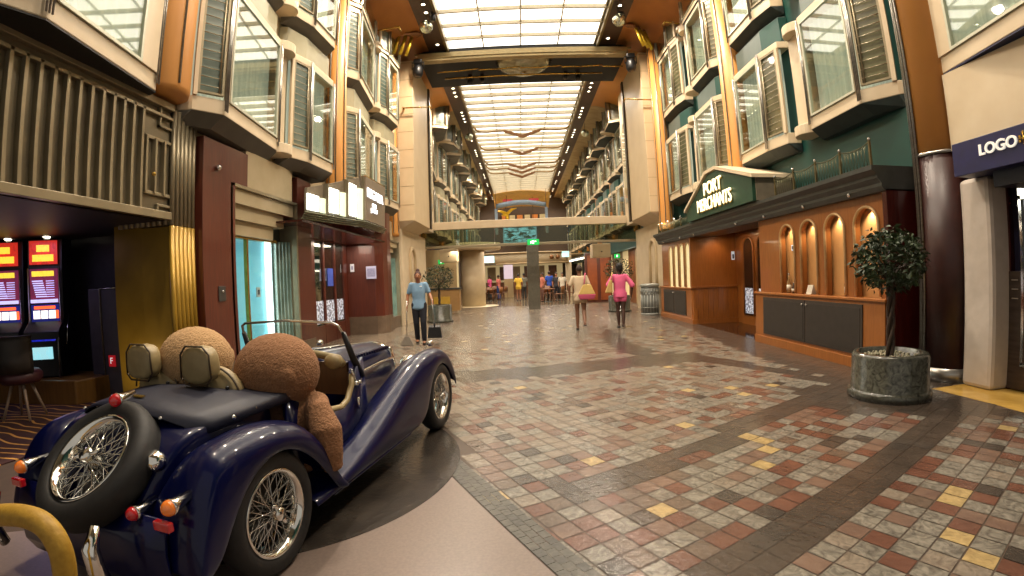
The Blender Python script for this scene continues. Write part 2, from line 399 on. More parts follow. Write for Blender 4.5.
# ------------------------------------------------------------------ window bays
def bay(side, kind, label, group, loc):
    s = 1 if side == 'left' else -1
    near, apex, far = ({'C': ((.2, 2.5), (.45, 3.08), (.2, 4.7)), 'A': ((.2, .5), (.45, .84), (.26, 2.64)), 'B': ((.26, 3.04), (.42, 3.53), (.48, 4.5))} if side == 'left' else
                       {'C': ((.1, 2.4), (.34, 2.9), (.02, 4.85)), 'A': ((.06, .5), (.35, .92), (.33, 2.2)), 'B': ((.25, 3.05), (.35, 3.62), (.35, 4.75))})[kind]
    P = lambda p, z, dx=0: (s*(p[0]+dx), p[1], z)
    t = thing('bay_window', label, 'bay window', loc, 0, group)
    w0 = (0, near[1]-.05); w1 = (0, far[1]+.05)
    out = [w0, near, apex, far, w1]
    def lp(z, inset=0, m=0): return [(s*max(0, x-inset), y, z) for x, y in out]
    MB().hull(lp(0), lp(.2)).build('sill', cream, t, bevel=.012)
    MB().hull(lp(1.84), lp(1.97)).build('window_head', cream, t, bevel=.012)
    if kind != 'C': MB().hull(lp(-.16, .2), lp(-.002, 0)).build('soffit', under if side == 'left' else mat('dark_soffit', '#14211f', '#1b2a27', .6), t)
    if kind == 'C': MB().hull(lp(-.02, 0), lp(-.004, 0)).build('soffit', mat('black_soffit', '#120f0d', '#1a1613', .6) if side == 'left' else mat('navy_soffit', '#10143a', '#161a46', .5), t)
    g = MB(); o2 = [(max(0, x-.12), y) for x, y in out]
    g.hull([(s*x, y, 1.98) for x, y in o2], [(s*x, y, 2.48) for x, y in o2])
    g.build('spandrel', khaki if side == 'left' else greengrey, t)
    if side == 'right':
        g = MB(); g.hull([(s*(o2[0][0]), o2[0][1]-.01, 2.0), (s*(o2[1][0]+.01), o2[1][1]-.01, 2.0), (s*(o2[2][0]+.01), o2[2][1], 2.0), (s*o2[2][0], o2[2][1]+.02, 2.0)],
               [(s*(o2[0][0]), o2[0][1]-.01, 2.46), (s*(o2[1][0]+.01), o2[1][1]-.01, 2.46), (s*(o2[2][0]+.01), o2[2][1], 2.46), (s*o2[2][0], o2[2][1]+.02, 2.46)])
        g.build('green_side_panel', green, t)
    def frame(a, b, z0, z1, wd, m, nm, dep=.05, part=True):
        a, b = Vector((s*a[0], a[1], 0)), Vector((s*b[0], b[1], 0)); d = (b-a).normalized(); nn = Vector((d.y, -d.x, 0))*dep/2
        g = MB()
        def bar(p, q, za, zb):
            g.hull([(*(p+nn)[:2], za), (*(q+nn)[:2], za), (*(q-nn)[:2], za), (*(p-nn)[:2], za)], [(*(p+nn)[:2], zb), (*(q+nn)[:2], zb), (*(q-nn)[:2], zb), (*(p-nn)[:2], zb)])
        bar(a, a+d*wd, z0, z1); bar(b-d*wd, b, z0, z1); bar(a+d*wd, b-d*wd, z0, z0+wd); bar(a+d*wd, b-d*wd, z1-wd, z1)
        return g.build(nm, m, t)
    def plate(a, b, z0, z1, dep, m, nm, par=None, off=0):
        a, b = Vector((s*(a[0]+off), a[1], 0)), Vector((s*(b[0]+off), b[1], 0)); d = (b-a).normalized(); nn = Vector((d.y, -d.x, 0))*dep/2
        return MB().hull([(*(a+nn)[:2], z0), (*(b+nn)[:2], z0), (*(b-nn)[:2], z0), (*(a-nn)[:2], z0)], [(*(a+nn)[:2], z1), (*(b+nn)[:2], z1), (*(b-nn)[:2], z1), (*(a-nn)[:2], z1)]).build(nm, m, par or t)
    def mixp(a, b, k): return (a[0]+(b[0]-a[0])*k, a[1]+(b[1]-a[1])*k)
    # cream jamb beside the shutter, shutter, glass
    sh0, sh1 = mixp(near, apex, .12), mixp(near, apex, .94)
    plate(near, sh0, .2, 1.84, .05, cream, 'jamb')
    f = frame(sh0, sh1, .24, 1.82, .03, bronze_l, 'louvre_shutter')
    plate(sh0, sh1, .27, 1.79, .012, louvre_m if side == 'left' else mat('louvre_amber_glass', '#504f3c', '#706e50', .25, scale=2, coat=.5), 'shutter_glass', f, -.01)
    g = MB(); a, b = Vector((s*sh0[0], sh0[1], 0)), Vector((s*sh1[0], sh1[1], 0))
    d = (b-a).normalized(); nn = Vector((abs(d.y)*s, -d.x*s*(1 if d.y > 0 else -1), 0))*.022
    for k in range(12):
        z = .34+k*.122; p, q = a+d*.03+nn, b-d*.03+nn; g.tube([(p.x, p.y, z), (q.x, q.y, z)], .008, 5)
    q0 = b-d*.06+nn; g.tube([(q0.x, q0.y, .27), (q0.x, q0.y, 1.8)], .014, 6)
    g.build('louvre_rail', bronze_l, f)
    ga, gb = mixp(apex, far, .06), mixp(apex, far, .95 if kind != 'C' else .8)
    plate(apex, ga, .2, 1.84, .04, bronze_l, 'mullion'); plate(gb, far, .2, 1.84, .05, bronze_l if kind != 'C' else cream, 'mullion')
    frame(ga, gb, .2, 1.84, .035, mat('pale_window_frame', '#b8b8a4', '#c6c6b2', .35, metal=.3), 'window_frame')
    plate(ga, gb, .22, 1.82, .01, pane, 'glass_pane')
    g = MB()
    c0, c1 = (max(.03, near[0]-.1), near[1]+.05), (max(.03, far[0]-.2), far[1]-.05)
    a, b = Vector((s*c0[0], c0[1], 0)), Vector((s*c1[0], c1[1], 0)); N = 60; top = []; 
    lo = []; 
    for i in range(N+1):
        p = a+(b-a)*i/N; off = .025*math.sin(i*1.3)*s; lo.append((p.x+off, p.y, .2)); top.append((p.x+off, p.y, 1.84))
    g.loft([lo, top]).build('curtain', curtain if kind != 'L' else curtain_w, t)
    ax = Vector((s*(apex[0]+.03), apex[1], 0))
    for k in range(3): MB().tube([(ax.x, ax.y-.03+k*.03, .04), (ax.x, ax.y-.03+k*.03, 1.95)], .011, 6).build('vertical_rail', steel, t)
    fx = (s*(far[0]+.03), far[1]+.01)
    for k in range(2): MB().tube([(fx[0], fx[1]-.04+k*.035, .08), (fx[0], fx[1]-.04+k*.035, 1.9)], .011, 6).build('vertical_rail', steel, t)
    if kind == 'A':
        g = MB(); y0 = far[1]+.06; y1 = y0+(.28 if side == 'left' else .5)
        x = s*.2; g.box(min(0, x), max(0, x), y0, y1, .1, 1.95)
        g.build('pier', cream, t, bevel=.01)
        for zc in (-.02, 1.82): MB().lathe([(0, 0), (.26, 0), (.26, .17), (0, .17)], 20, (s*.14, (y0+y1)/2, zc), sm=False).build('round_bracket', cream, t, bevel=.012)
    return t
ordn = ['first', 'second', 'third', 'fourth', 'fifth', 'sixth']
lvn = {Z1: 'lower row', Z2: 'upper row'}
protos = {}
for side, cols, X in (('left', (-.35, 4.5, 9.85), WL), ('right', (-.2, 4.7, 9.75), WR)):
    n = 0
    for c in cols:
        for kind in ('C' if c < 0 else 'AB'):
            n += 1
            for Z in (Z1, Z2):
                trim = 'beige' if side == 'left' else 'cream and green'
                lab = f'{trim} bay window, {lvn[Z]} of the {side} facade, {ordn[n-1]} from the near end'
                grp = f'bay windows on the {side} facade before the gantry'
                key = (side, kind)
                if key not in protos: protos[key] = bay(side, kind, lab, grp, (X, c, Z))
                else: dup(protos[key], (X, c, Z), label=lab, group=grp)
for side, X in (('left', WL), ('right', WR)):
    for m in range(6):
        for kind in 'AB':
            for Z in (Z1, Z2):
                dup(protos[(side, kind)], (X, 19.95+m*4.85, Z), label=f'small bay window in the far row beyond the gantry, {side} facade, {lvn[Z]}', group=f'far bay windows, {side} facade, {lvn[Z]}')
def column(name, label, x, y, z0, z1, r=.28, grp=None, base=False):
    t = thing(name, label, 'column', (x, y, z0), 0, grp)
    MB().lathe([(0, 0), (r*.92, 0), (r, .08), (r, z1-z0), (0, z1-z0)], 32).build('shaft', orange, t)
    g = MB()
    for a in (200, 250, 290, 340) : g.tube([(math.cos(R(a))*(r+.01), math.sin(R(a))*(r+.01), .1), (math.cos(R(a))*(r+.01), math.sin(R(a))*(r+.01), z1-z0)], .014, 6)
    g.build('metal_trim', steel, t)
    return t
column('orange_column', 'orange round column above the ribbed bronze fascia at left', WL+.05, 4.68, 3.72, 9.2, .29)
column('orange_column', 'orange round column above the jewelry shop canopy on the left facade', -3.98, 9.96, 3.4, 9.2, .22)
column('orange_column', 'slim orange column on the left facade beside the cream gantry pillar', -4.0, 14.82, 2.9, 9.2, .2)
column('orange_column', 'orange round column rising behind the green gabled shop sign', 4.99, 9.86, 2.75, 9.2, .29)
column('orange_column', 'slim orange column on the right facade beside the cream gantry pillar', 4.75, 14.86, 2.75, 9.2, .22)
for side, X in (('left', WL), ('right', WR)):
    for m in range(6):
        MBc = column('orange_column', f'orange column in the far row on the {side} side beyond the gantry', X, 19.88+m*4.85, 3.2, 9.2, .25, f'far orange columns on the {side}')

# ------------------------------------------------------------------ gantry: two cream pillars, top truss, stage lights, glass bridge
tile_cream = mat('cream_stone_cladding', '#c4ad88', '#ccb692', .5, scale=2)
GY0, GY1 = 15.2, 17.9
for s, xin, xw, nm in ((-1, -3.36, WL, 'left'), (1, 4.33, WR, 'right')):
    t = thing('gantry_pillar', f'tall cream stone clad gantry pillar on the {nm} side of the hall', 'pillar', ((xin+xw)/2, GY0, 0))
    x0, x1 = min(xin, xw), max(xin, xw)
    g = MB(); g.box(x0, x1, GY0, GY1, 3.42, 9.0)
    g.build('upper_block', tile_cream, t, world=True, bevel=.02)
    g = MB()
    for z in np.arange(3.95, 9, .62): g.box(x0-.003, x1+.003, GY0-.004, GY0+.01, z, z+.012)
    g.box(x0-.003, x0+.003 if s > 0 else x0+.01, GY0, GY1, 3.42, 3.43)
    g.build('cladding_joint', mat('joint_brown', '#8b7655', '#947f5c', .6), t, world=True)
    lx = xin-s*.0; a = xin+s*.5
    g = MB(); g.hull([(min(a, xw), GY0+.15, 0), (max(a, xw), GY0+.15, 0), (max(a, xw), GY1+1.4, 0), (min(a, xw), GY1+1.4, 0)], [(min(a, xw), GY0+.15, 3.2), (max(a, xw), GY0+.15, 3.2), (max(a, xw), GY1+1.4, 3.2), (min(a, xw), GY1+1.4, 3.2)])
    g.hull([(min(a, xw), GY0+.15, 3.2), (max(a, xw), GY0+.15, 3.2), (max(a, xw), GY1, 3.2), (min(a, xw), GY1, 3.2)], [(x0, GY0, 3.42), (x1, GY0, 3.42), (x1, GY1, 3.42), (x0, GY1, 3.42)])
    g.build('lower_block', cream, t, world=True)
    g = MB(); ax = a-s*.02                     # arched niche moulding on the inner side
    pts = [(ax, 16.35, .9)]+[(ax, 16.75-.4*math.cos(q), 2.2+.42*math.sin(q)) for q in np.linspace(0, PI, 12)]+[(ax, 17.15, .9)]
    g.tube(pts, .07, 8).build('arch_moulding', tile_cream, t, world=True)
    g = MB(); g.box(min(xin-s*.06, xin), max(xin-s*.06, xin), GY1-.12, GY1+.1, 3.42, 9); g.build('inner_trim', mat('dark_bronze_trim', '#2c2212', '#3a2e1a', .4, metal=.5), t, world=True)
    # tall slender mirror window next to it
    g = MB(); wy = GY1+.9; wx = xin+s*.15
    g.box(min(wx, wx+s*.4), max(wx, wx+s*.4), GY1+.1, GY1+1.6, 3.42, 9); g.build('side_panel', cream, t, world=True)
    g = MB(); g.prism([(GY1+.45, 4.6), (GY1+.75, 4.3), (GY1+1.35, 4.3), (GY1+1.35, 7.2), (GY1+1.15, 7.6), (GY1+.65, 7.6), (GY1+.45, 7.2)], wx-.02, wx+.02, 'X')
    g.build('mirror_window', pane, t, world=True)
t = thing('gantry_truss', 'wide metal gantry beam under the luminous ceiling with a curved lamp bowl', 'beam', (.4, GY0, 8.8))
g = MB(); g.box(-3.15, 3.95, GY0-.1, GY0+.15, 8.86, 9.14); g.box(-3.15, 3.95, GY0-.14, GY0-.1, 8.95, 9.0); g.box(-3.3, 4.1, GY0-.02, GY0+.1, 9.14, 9.2)
g.build('front_beam', mat('gold_grey_beam', '#9c8a62', '#ab9970', .35, metal=.4), t, world=True, bevel=.01)
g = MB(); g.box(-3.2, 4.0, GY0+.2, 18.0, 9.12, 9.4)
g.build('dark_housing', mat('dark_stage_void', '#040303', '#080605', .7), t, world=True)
g = MB()
for k in range(9):
    x = -2.6+k*.72; g.tube([(x, GY0+.5, 8.7), (x+.72, GY0+.5, 8.7+.05*(k % 2))], .025, 6)
g.tube([(-2.4, GY0+.9, 8.62), (3.2, GY0+.9, 8.62)], .03, 6); g.build('truss_tube', brass, t, world=True)
g = MB(); g.lathe([(0, -.42), (.5, -.36), (.85, -.2), (1.0, 0), (.96, 0), (.8, -.17), (.48, -.32), (0, -.38)], 32, (.42, GY0+.9, 9.12)); g.build('glass_bowl', mat('bowl_glass', '#8f8a72', '#b0aa90', .15, metal=.5, scale=6), t, world=True)
g = MB()
for k in range(12): a = k*PI/6; g.tube([(.42, GY0+.9, 8.69), (.42+.95*math.cos(a), GY0+.9+.95*math.sin(a), 9.1)], .02, 5)
g.build('bowl_rib', brass, t, world=True)

# ------------------------------------------------------------------ left facade
# ribbed bronze fascia over the casino opening
FX = -4.1
t = thing('ribbed_fascia', 'bronze ribbed fascia panel above the casino opening at the left edge', 'wall panel', (FX, 3, 2.2))
zb, zt, ye = 2.26, 3.66, 4.84
MB().box(FX-.12, FX-.04, -1, ye, zb, zt).build('backing_panel', bronze, t, world=True)
g = MB(); g.box(FX-.12, FX+.03, -1, ye, zt-.08, zt); g.box(FX-.1, FX+.02, -1, ye, zt-.2, zt-.16); g.box(FX-.12, FX+.03, -1, ye, zb, zb+.09); g.box(FX-.1, FX, 4.4, ye, 3.16, 3.2); g.box(FX-.1, FX, 4.62, ye, 3.34, 3.37); g.box(FX-.1, FX, 4.62, 4.65, 3.34, zt); g.box(FX-.1, FX, 4.4, ye, 2.52, 2.56); g.box(FX-.1, FX, 4.62, 4.65, zb, 2.42); g.box(FX-.1, FX, 4.62, ye, 2.4, 2.43)
g.build('frame', bronze_l, t, world=True, bevel=.006)
y = -.9; k = 0
while y < 4.35:
    MB().box(FX-.05, FX+.02, y, y+.035, zb+.08, zt-.16).build('rib', bronze_l, t, world=True); y += .145
for y in (4.4, 4.55, 4.7): MB().box(FX-.05, FX+.02, y, y+.03, 2.54, 3.18).build('rib', bronze_l, t, world=True)
MB().ball((FX+.03, 4.52, 2.75), .025).build('round_knob', brass, t, world=True)
t = thing('fluted_corner_pilaster', 'fluted corner pilaster, bronze above and gold below, at the end of the casino opening', 'pilaster', (FX, 5.05, 0))
def flutes(z0, z1, m):
    g = MB(); g.box(FX-.5, FX-.03, 4.9, 5.32, z0, z1)
    for i in range(6): g.lathe([(0, z0), (.033, z0), (.033, z1), (0, z1)], 10, (FX-.01, 4.88+i*.078, 0))
    for i in range(9): g.lathe([(0, z0), (.033, z0), (.033, z1), (0, z1)], 10, (FX-.08-i*.09, 4.86, 0))
    return g
flutes(2.21, 3.62, bronze_l).build('upper_flutes', bronze_l, t, world=True)
g = MB(); g.box(FX-.5, FX-.03, 4.9, 5.32, 0, 2.2)
for i in range(6): g.lathe([(0, 0), (.033, 0), (.033, 2.2), (0, 2.2)], 10, (FX-.01, 4.88+i*.078, 0))
g.build('lower_flutes', goldw, t, world=True)
struct('wall_gold_return', MB().box(-5.06, FX-.5, 4.9, 5.05, 0, 2.3), goldw)
dkp = mat('casino_dark_wall', '#1d1a1c', '#262326', .5)
struct('wall_casino_back', MB().box(-9, -5.06, 5.6, 5.7, 0, 2.6), dkp)
struct('wall_casino_side', MB().box(-5.1, -5.06, 4.95, 5.6, 0, 2.6), dkp)
struct('wall_casino_far', MB().box(-9.1, -9, -2, 5.7, 0, 2.6), dkp)
struct('ceiling_casino', MB().box(-9.1, FX-.12, -2, 5.7, 2.26, 2.34), mat('casino_ceiling', '#2a2430', '#332c38', .5))
struct('wall_left_low', MB().box(FX-.6, FX-.45, 5.0, 16.5, 2.9, 3.45), under)
cb = thing('low_cabinet', 'dark grey low wall cabinet beside the gold wall, with a red F plate', 'cabinet', (-5.33, 5.35, 0))
MB().box(-5.9, -5.12, 5.2, 5.58, 0, 1.5).build('body', mat('cabinet_grey', '#37333a', '#403c43', .45), cb, world=True, bevel=.01)
g = MB(); g.tube([(-5.66, 5.19, .2), (-5.66, 5.19, 1.5), (-5.12, 5.19, 1.5)], .012, 6); g.build('metal_edge', steel, cb, world=True)
fs = thing('fire_plate', 'small red square plate with a white letter F', 'sign', tuple(at_y(112, 361, 5.17)))
p = at_y(112, 361, 5.17)
MB().box(p.x-.055, p.x+.055, 5.165, 5.185, p.z-.075, p.z+.075).build('plate', mat('red_sign', '#c01f28', '#d02a33', .4, emit='#c01f28', es=.3), fs, world=True)
text('F', .12, mat('white_letter', '#ffffff', '#ffffff', .5, emit='#ffffff', es=.4), fs, face_dir((p.x, 5.16, p.z), (1, 0, 0)), .002)

# slot machines
def slot(lab, x, y, rz, proto=None):
    if proto: return dup(proto, (x, y, .34), rz, lab)
    t = thing('slot_machine', lab, 'slot machine', (x, y, .34), rz)
    g = MB(); g.prism([(-.25, 0), (.3, 0), (.3, 1.85), (-.02, 1.85), (-.06, .75), (-.25, .6)], -.34, .34, 'X').build('cabinet', black, t, bevel=.015)
    e = lambda n, a, b, s_, sc=8, sh=(.45, .55): mat(n, a, b, .3, scale=sc, emit=a, es=s_, sharp=sh)
    def scr(nm, z0, z1, x0, x1, cols, yy=-.07, tilt=0.):
        o = MB().box(x0, x1, yy-.012, yy, z0, z1).build(nm, cols, t); return o
    scr('top_screen', 1.5, 1.82, -.27, .27, e('slot_red', '#c22a1c', '#7a1410', .9))
    scr('pay_table_screen', .98, 1.44, -.27, .27, e('slot_maroon', '#6e1c3c', '#321033', .8))
    scr('reel_screen', .62, .96, -.27, .27, e('slot_blue', '#0a1670', '#050a38', .7))
    g = MB(); g.box(-.2, .2, -.1, -.082, 1.54, 1.63); g.box(-.12, .12, -.1, -.082, 1.67, 1.76); g.box(-.22, .2, -.1, -.082, 1.34, 1.41)
    g.build('yellow_panel', e('slot_yellow', '#e8c83c', '#b07818', 1.2, 25), t)
    g = MB()
    for i in range(8): g.box(-.22+.01*i, -.02+.01*i, -.1, -.082, 1.27-i*.03, 1.285-i*.03); 
    for i in range(8): g.box(.05, .2, -.1, -.082, 1.27-i*.03, 1.28-i*.03)
    g.box(-.26, .26, -.1, -.082, .985, 1.03); g.build('pay_lines', e('slot_lilac', '#b8b4e8', '#8c80d0', 1.3), t)
    for i in range(3): MB().box(-.22+i*.15, -.1+i*.15, -.1, -.082, .77, .88).build('reel', e('slot_white', '#f2ece0', '#e8a070', 1.6, 18), t)
    g = MB(); g.box(-.2, .2, -.1, -.082, .9, .94); g.box(.22, .26, -.1, -.082, .77, .88); g.build('orange_strip', e('slot_orange', '#ff5a28', '#ff9a40', 1.6), t)
    g = MB(); g.prism([(-.27, .48), (-.25, .5), (-.07, .64), (-.07, .58)], -.27, .27, 'X').build('button_deck', e('slot_bluedeck', '#1722b0', '#060a30', .8, 30), t)
    scr('lower_screen', .24, .4, -.2, .2, e('slot_cyan', '#8fd0d8', '#e07858', 1.1, 5), -.252)
    g = MB()
    for sx in (-1, 1): g.tube([(sx*.3, -.08, 1.45), (sx*.3, -.09, .7), (sx*.33, -.27, .48), (sx*.3, -.265, 0)], .014, 6)
    g.build('side_trim', steel, t)
    g = MB(); g.tube([(.37, .05, .8), (.4, -.12, .42)], .01, 6); g.build('pull_lever', chrome, t)
    MB().box(-.04, .05, -.02, .08, 1.87, 1.95).build('top_lamp', bulb, t, bevel=.01)
    return t
pa = at_y(47, 340, 5.05); pb = at_y(5, 340, 4.6)
sm_ = slot('slot machine with lit red and blue screens, nearer the gold wall', pa.x+.12, 5.05, R(28))
s2_ = slot('slot machine cut off by the left edge of the picture', pa.x-.55, 4.88, R(28), sm_)
for o_ in (sm_, s2_): o_.scale = (.72, 1, 1.02)
sm_.location.x -= .06
pl = thing('plinth', 'wooden plinth under the slot machines', 'plinth', (-6.0, 5.0, 0))
g = MB(); g.hull([(-7.6, 4.5, 0), (-5.75, 4.75, 0), (-5.55, 5.4, 0), (-7.6, 5.5, 0)], [(-7.6, 4.5, .33), (-5.75, 4.75, .33), (-5.55, 5.4, .33), (-7.6, 5.5, .33)]).build('box', wood_mat('plinth_wood', '#6b4a1f', '#7d5828', .35), pl, world=True, bevel=.02)
def stool(lab, x, y, rz, proto=None):
    if proto: return dup(proto, (x, y, .013), rz, lab)
    t = thing('casino_stool', lab, 'stool', (x, y, .013), rz)
    lm = mat('tan_stool_leg', '#8c7868', '#9c8878', .4)
    for a in (45, 135, 225, 315): MB().tube([(.24*math.cos(R(a)), .24*math.sin(R(a)), 0), (.1*math.cos(R(a)), .1*math.sin(R(a)), .42)], [.014, .02], 8).build('leg', lm, t)
    MB().lathe([(0, .42), (.2, .42), (.24, .46), (.24, .53), (.2, .57), (0, .58)], 24).build('seat', mat('plum_leather', '#3f1f25', '#4c2a30', .4), t)
    g = MB(); g.loft([[(.23*math.cos(a), .23*math.sin(a), z) for a in np.linspace(R(200), R(340), 12)] for z in (.55, .7, .9, .98)]); g.build('backrest', mat('dark_leather', '#2a2422', '#35302c', .5), t, solid=.05)
    return t
q = at_z(26, 418, .01); st = stool('plum leather casino stool with four splayed tan legs on the patterned carpet', q.x, q.y, R(20))
q2 = at_z(-18, 425, .01); stool('dark backed casino stool at the left edge of the picture', q2.x, q2.y, R(-40), st)

# jewelry shop front 1
def stepped_window(name, lab, X, y0, y1, zt, zb, glow=True):
    t = thing(name, lab, 'shop window', (X, (y0+y1)/2, 0))
    W = y1-y0
    g = MB(); g.box(X-.3, X+.05, y0, y0+.06, zb*0, zt); g.box(X-.3, X+.05, y1-.06, y1, 0, zt); g.box(X-.3, X+.05, y0, y1, zt-.05, zt)
    g.build('surround', bronze_l, t, world=True, bevel=.005)
    st = (zt-.05-2.22)/3
    for i in range(3): MB().box(X-.3, X+.0-i*.07, y0+.06, y1-.06-.25*(i)-.02, zt-.05-st*(i+1), zt-.05-st*i).build('stepped_panel', cream_d, t, world=True, bevel=.004)
    zg = 2.22; yb = y0+.08; ym = y0+W*.40; ye_ = y0+W*.84
    MB().box(X-.42, X-.38, y0+.06, ye_, .35, zg).build('back_panel', mat('cyan_back_panel', '#6ec3d8', '#86d3e2', .5, scale=.8, emit='#74c8dc', es=.62), t, world=True)
    g = MB(); g.box(X-.36, X-.3, ye_-.16, ye_-.04, .35, zg); g.build('light_tube', mat('white_tube_glow', '#ffffff', '#ffffff', .5, emit='#eaffff', es=4), t, world=True)
    MB().box(X-.26, X-.25, y0+.06, ye_, .35, zg).build('glass_pane', pane_dk, t, world=True)
    g = MB(); g.box(X-.28, X-.22, ym-.02, ym+.03, .35, zg); g.box(X-.3, X-.2, y0+.06, ye_, zg-.03, zg+.02); g.build('mullion', brass, t, world=True)
    g = MB()
    for i in range(5): yy = ye_+.03+i*(y1-.08-ye_)/5; g.box(X-.3+i*.03, X-.24+i*.04, yy, yy+.035, .35, zg)
    g.build('glass_fin', mat('green_glass_fin', '#6c8478', '#9ab0a2', .15, scale=3, coat=.5), t, world=True)
    g = MB(); g.box(X-.3, X-.0, ye_, y1-.06, .35, zg+.0); g.T = Matrix.Identity(4)
    MB().box(X-.35, X-.3, ye_, y1-.05, .35, 2.5).build('side_back', mat('fin_backing', '#39423e', '#46504b', .4), t, world=True)
    MB().box(X-.42, X+.02, y0+.02, y1-.02, 0, .35).build('base', mat('brown_stone_base', '#5c4c3e', '#6b5a4a', .35, scale=5), t, world=True)
    return t
SX = -4.05
stepped_window('display_window', 'large cyan lit display window in a stepped bronze surround behind the car', SX, 5.98, 8.12, 2.93, 0)
for yy, zz in ((6.45, 1.33), (7.2, 1.33)):
    k = thing('price_card', 'small %s price card standing in the cyan window' % ('grey' if yy < 7 else 'white framed'), 'card', (SX-.3, yy, zz-.05))
    MB().box(SX-.31, SX-.29, yy, yy+.11, zz-.06, zz+.1).build('card', mat('card_'+('a' if yy < 7 else 'b'), '#6f8a92' if yy < 7 else '#d8e0e0', None, .5), k, world=True)
    MB().box(SX-.289, SX-.286, yy+.025, yy+.085, zz-.02, zz+.06).build('print', dkgrey, k, world=True)
def pilaster(lab, X, y0, y1, z1, m, Xb=-4.6, base=True, name='mahogany_pilaster'):
    t = thing(name, lab, 'pilaster', (X, (y0+y1)/2, 0))
    MB().box(Xb, X, y0, y1, .0, z1).build('shaft', m, t, world=True, bevel=.006)
    if base: MB().box(Xb, X+.012, y0-.012, y1+.012, 0, .42).build('base', mat('brown_stone_base', '#5c4c3e', '#6b5a4a', .35, scale=5), t, world=True)
    return t
for lab, X, y0, y1, z1 in (('tall red mahogany pilaster with a small round spotlight, beside the fluted corner', -4.0, 5.34, 6.1, 3.42), ('red mahogany pilaster between the cyan window and the jewelry shop entrance', -4.0, 8.1, 8.68, 3.42)):
    t = pilaster(lab, X, y0, y1, z1, redwood)
    if y0 < 6: MB().box(-4.4, X, y1-.01, 6.42, 2.93, z1).build('upper_return', redwood, t, world=True)
    g = MB(); g.ball((X+.03, y0+.3 if y0 < 6 else y0+.35, 3.05), .04); g.tube([(X, y0+.3 if y0 < 6 else y0+.35, 3.05), (X+.03, y0+.3 if y0 < 6 else y0+.35, 3.05)], .02, 8); g.build('round_spotlight', chrome, t, world=True)
g = MB().box(-4.02, -3.98, 5.8, 5.9, 1.35, 1.5)
sw = thing('intercom_plate', 'small dark plate on the first mahogany pilaster', 'plate', (-4, 5.72, 1.3)); MB().box(-4.0, -3.985, 5.64, 5.8, 1.26, 1.46).build('plate', dkgrey, sw, world=True, bevel=.004); MB().ball((-3.98, 5.72, 1.39), .02).build('button', chrome, sw, world=True)
hp = thing('header_panel', 'plain beige header panel above the cyan display window', 'panel', (-4.02, 7, 2.94)); MB().box(-4.4, -4.03, 6.42, 7.95, 2.94, 3.5).build('panel', cream_d, hp, world=True, bevel=.006)
# entrance recess with doors
struct('wall_entrance_back', MB().box(-4.95, -4.86, 8.6, 13.2, 0, 3.0), redwood)
struct('ceiling_entrance', MB().box(-4.9, -3.85, 8.68, 13.1, 2.82, 2.9), darkred)
en = thing('glazed_entrance', 'glazed mahogany double doors of the jewelry shop in the recess', 'door', (-4.83, 11, 0))
g = MB(); g.box(-4.87, -4.8, 9.2, 12.75, 2.5, 2.82); g.box(-4.87, -4.8, 9.2, 12.75, 0, .45)
for yy in (9.2, 10.3, 11.05, 11.75, 12.4): g.box(-4.87, -4.79, yy, yy+.25 if yy not in (11.05, 11.75) else yy+.1, 0, 2.6)
g.build('frame', redwood, en, world=True, bevel=.006)
frost = mat('frosted_lattice', '#dfe4ee', '#3a2a22', .3, scale=16, sharp=(.48, .52), emit='#c8d4ea', es=.25)
for a, b in ((9.45, 10.3), (10.55, 11.05), (11.15, 11.75), (11.85, 12.4)):
    d = MB().box(-4.835, -4.825, a, b, .45, 2.5).build('glass_pane', glass_mat('door_glass', '#9aa8a0', .25), en, world=True)
    MB().box(-4.824, -4.82, a+.03, b-.03, .5, 1.05).build('lattice_film', frost, d, world=True)
    MB().box(-4.858, -4.852, a, b, .45, 2.5).build('lit_interior', mat('shop_interior', '#8e8c80', '#4a4238', .6, scale=2.2, emit='#9a9484', es=.35), d, world=True)
    MB().box(-4.825, -4.8, a-.02, a+.02, .45, 2.5).build('steel_edge', chrome, d, world=True)
for a, lab in ((11.35, 'blue notice hanging inside the jewelry shop door glass'),):
    k = thing('blue_notice', lab, 'sign', (-4.8, a, 1.5)); MB().box(-4.815, -4.808, a, a+.35, 1.4, 1.85).build('sheet', mat('blue_notice', '#3a4fa8', '#4c62b8', .5, emit='#3a4fa8', es=.3), k, world=True)
t = thing('entrance_pier', 'red mahogany pier with stone base and a pale notice, right of the jewelry shop doors', 'pier', (-4.3, 13, 0))
g = MB(); PR = [(-4.9, 12.78), (-4.05, 12.92), (-3.86, 13.1), (-3.8, 13.35), (-3.8, 13.7), (-4.9, 13.7)]
g.prism(PR, .5, 3.45).build('shaft', redwood, t, world=True); MB().prism([(x+.015, y-.015) for x, y in PR], 0, .5).build('base', mat('brown_stone_base', '#5c4c3e', '#6b5a4a', .35, scale=5), t, world=True)
for (x0, y0, x1, y1, c, lab) in ((366.5, 266, 376, 279, '#b4b4d0', 'pale lilac notice on the mahogany pier'), (350.5, 264, 354, 272, '#d8d8e0', 'tiny white switch plate at the edge of the jewelry shop doors')):
    Y = 12.8; a = at_y(x0, y1, Y); b = at_y(x1, y0, Y); k = thing('notice_sheet', lab, 'sign', (a.x, Y, a.z)); MB().box(a.x, b.x, Y-.012, Y, a.z, b.z).build('sheet', mat('sheet'+c, c, None, .5, emit=c, es=.15), k, world=True)
    MB().box(a.x+.03, b.x-.03, Y-.014, Y-.012, a.z+.06, b.z-.06).build('print', mat('print_grey', '#8f8fb8', '#a6a6c8', .5, scale=30), k, world=True)
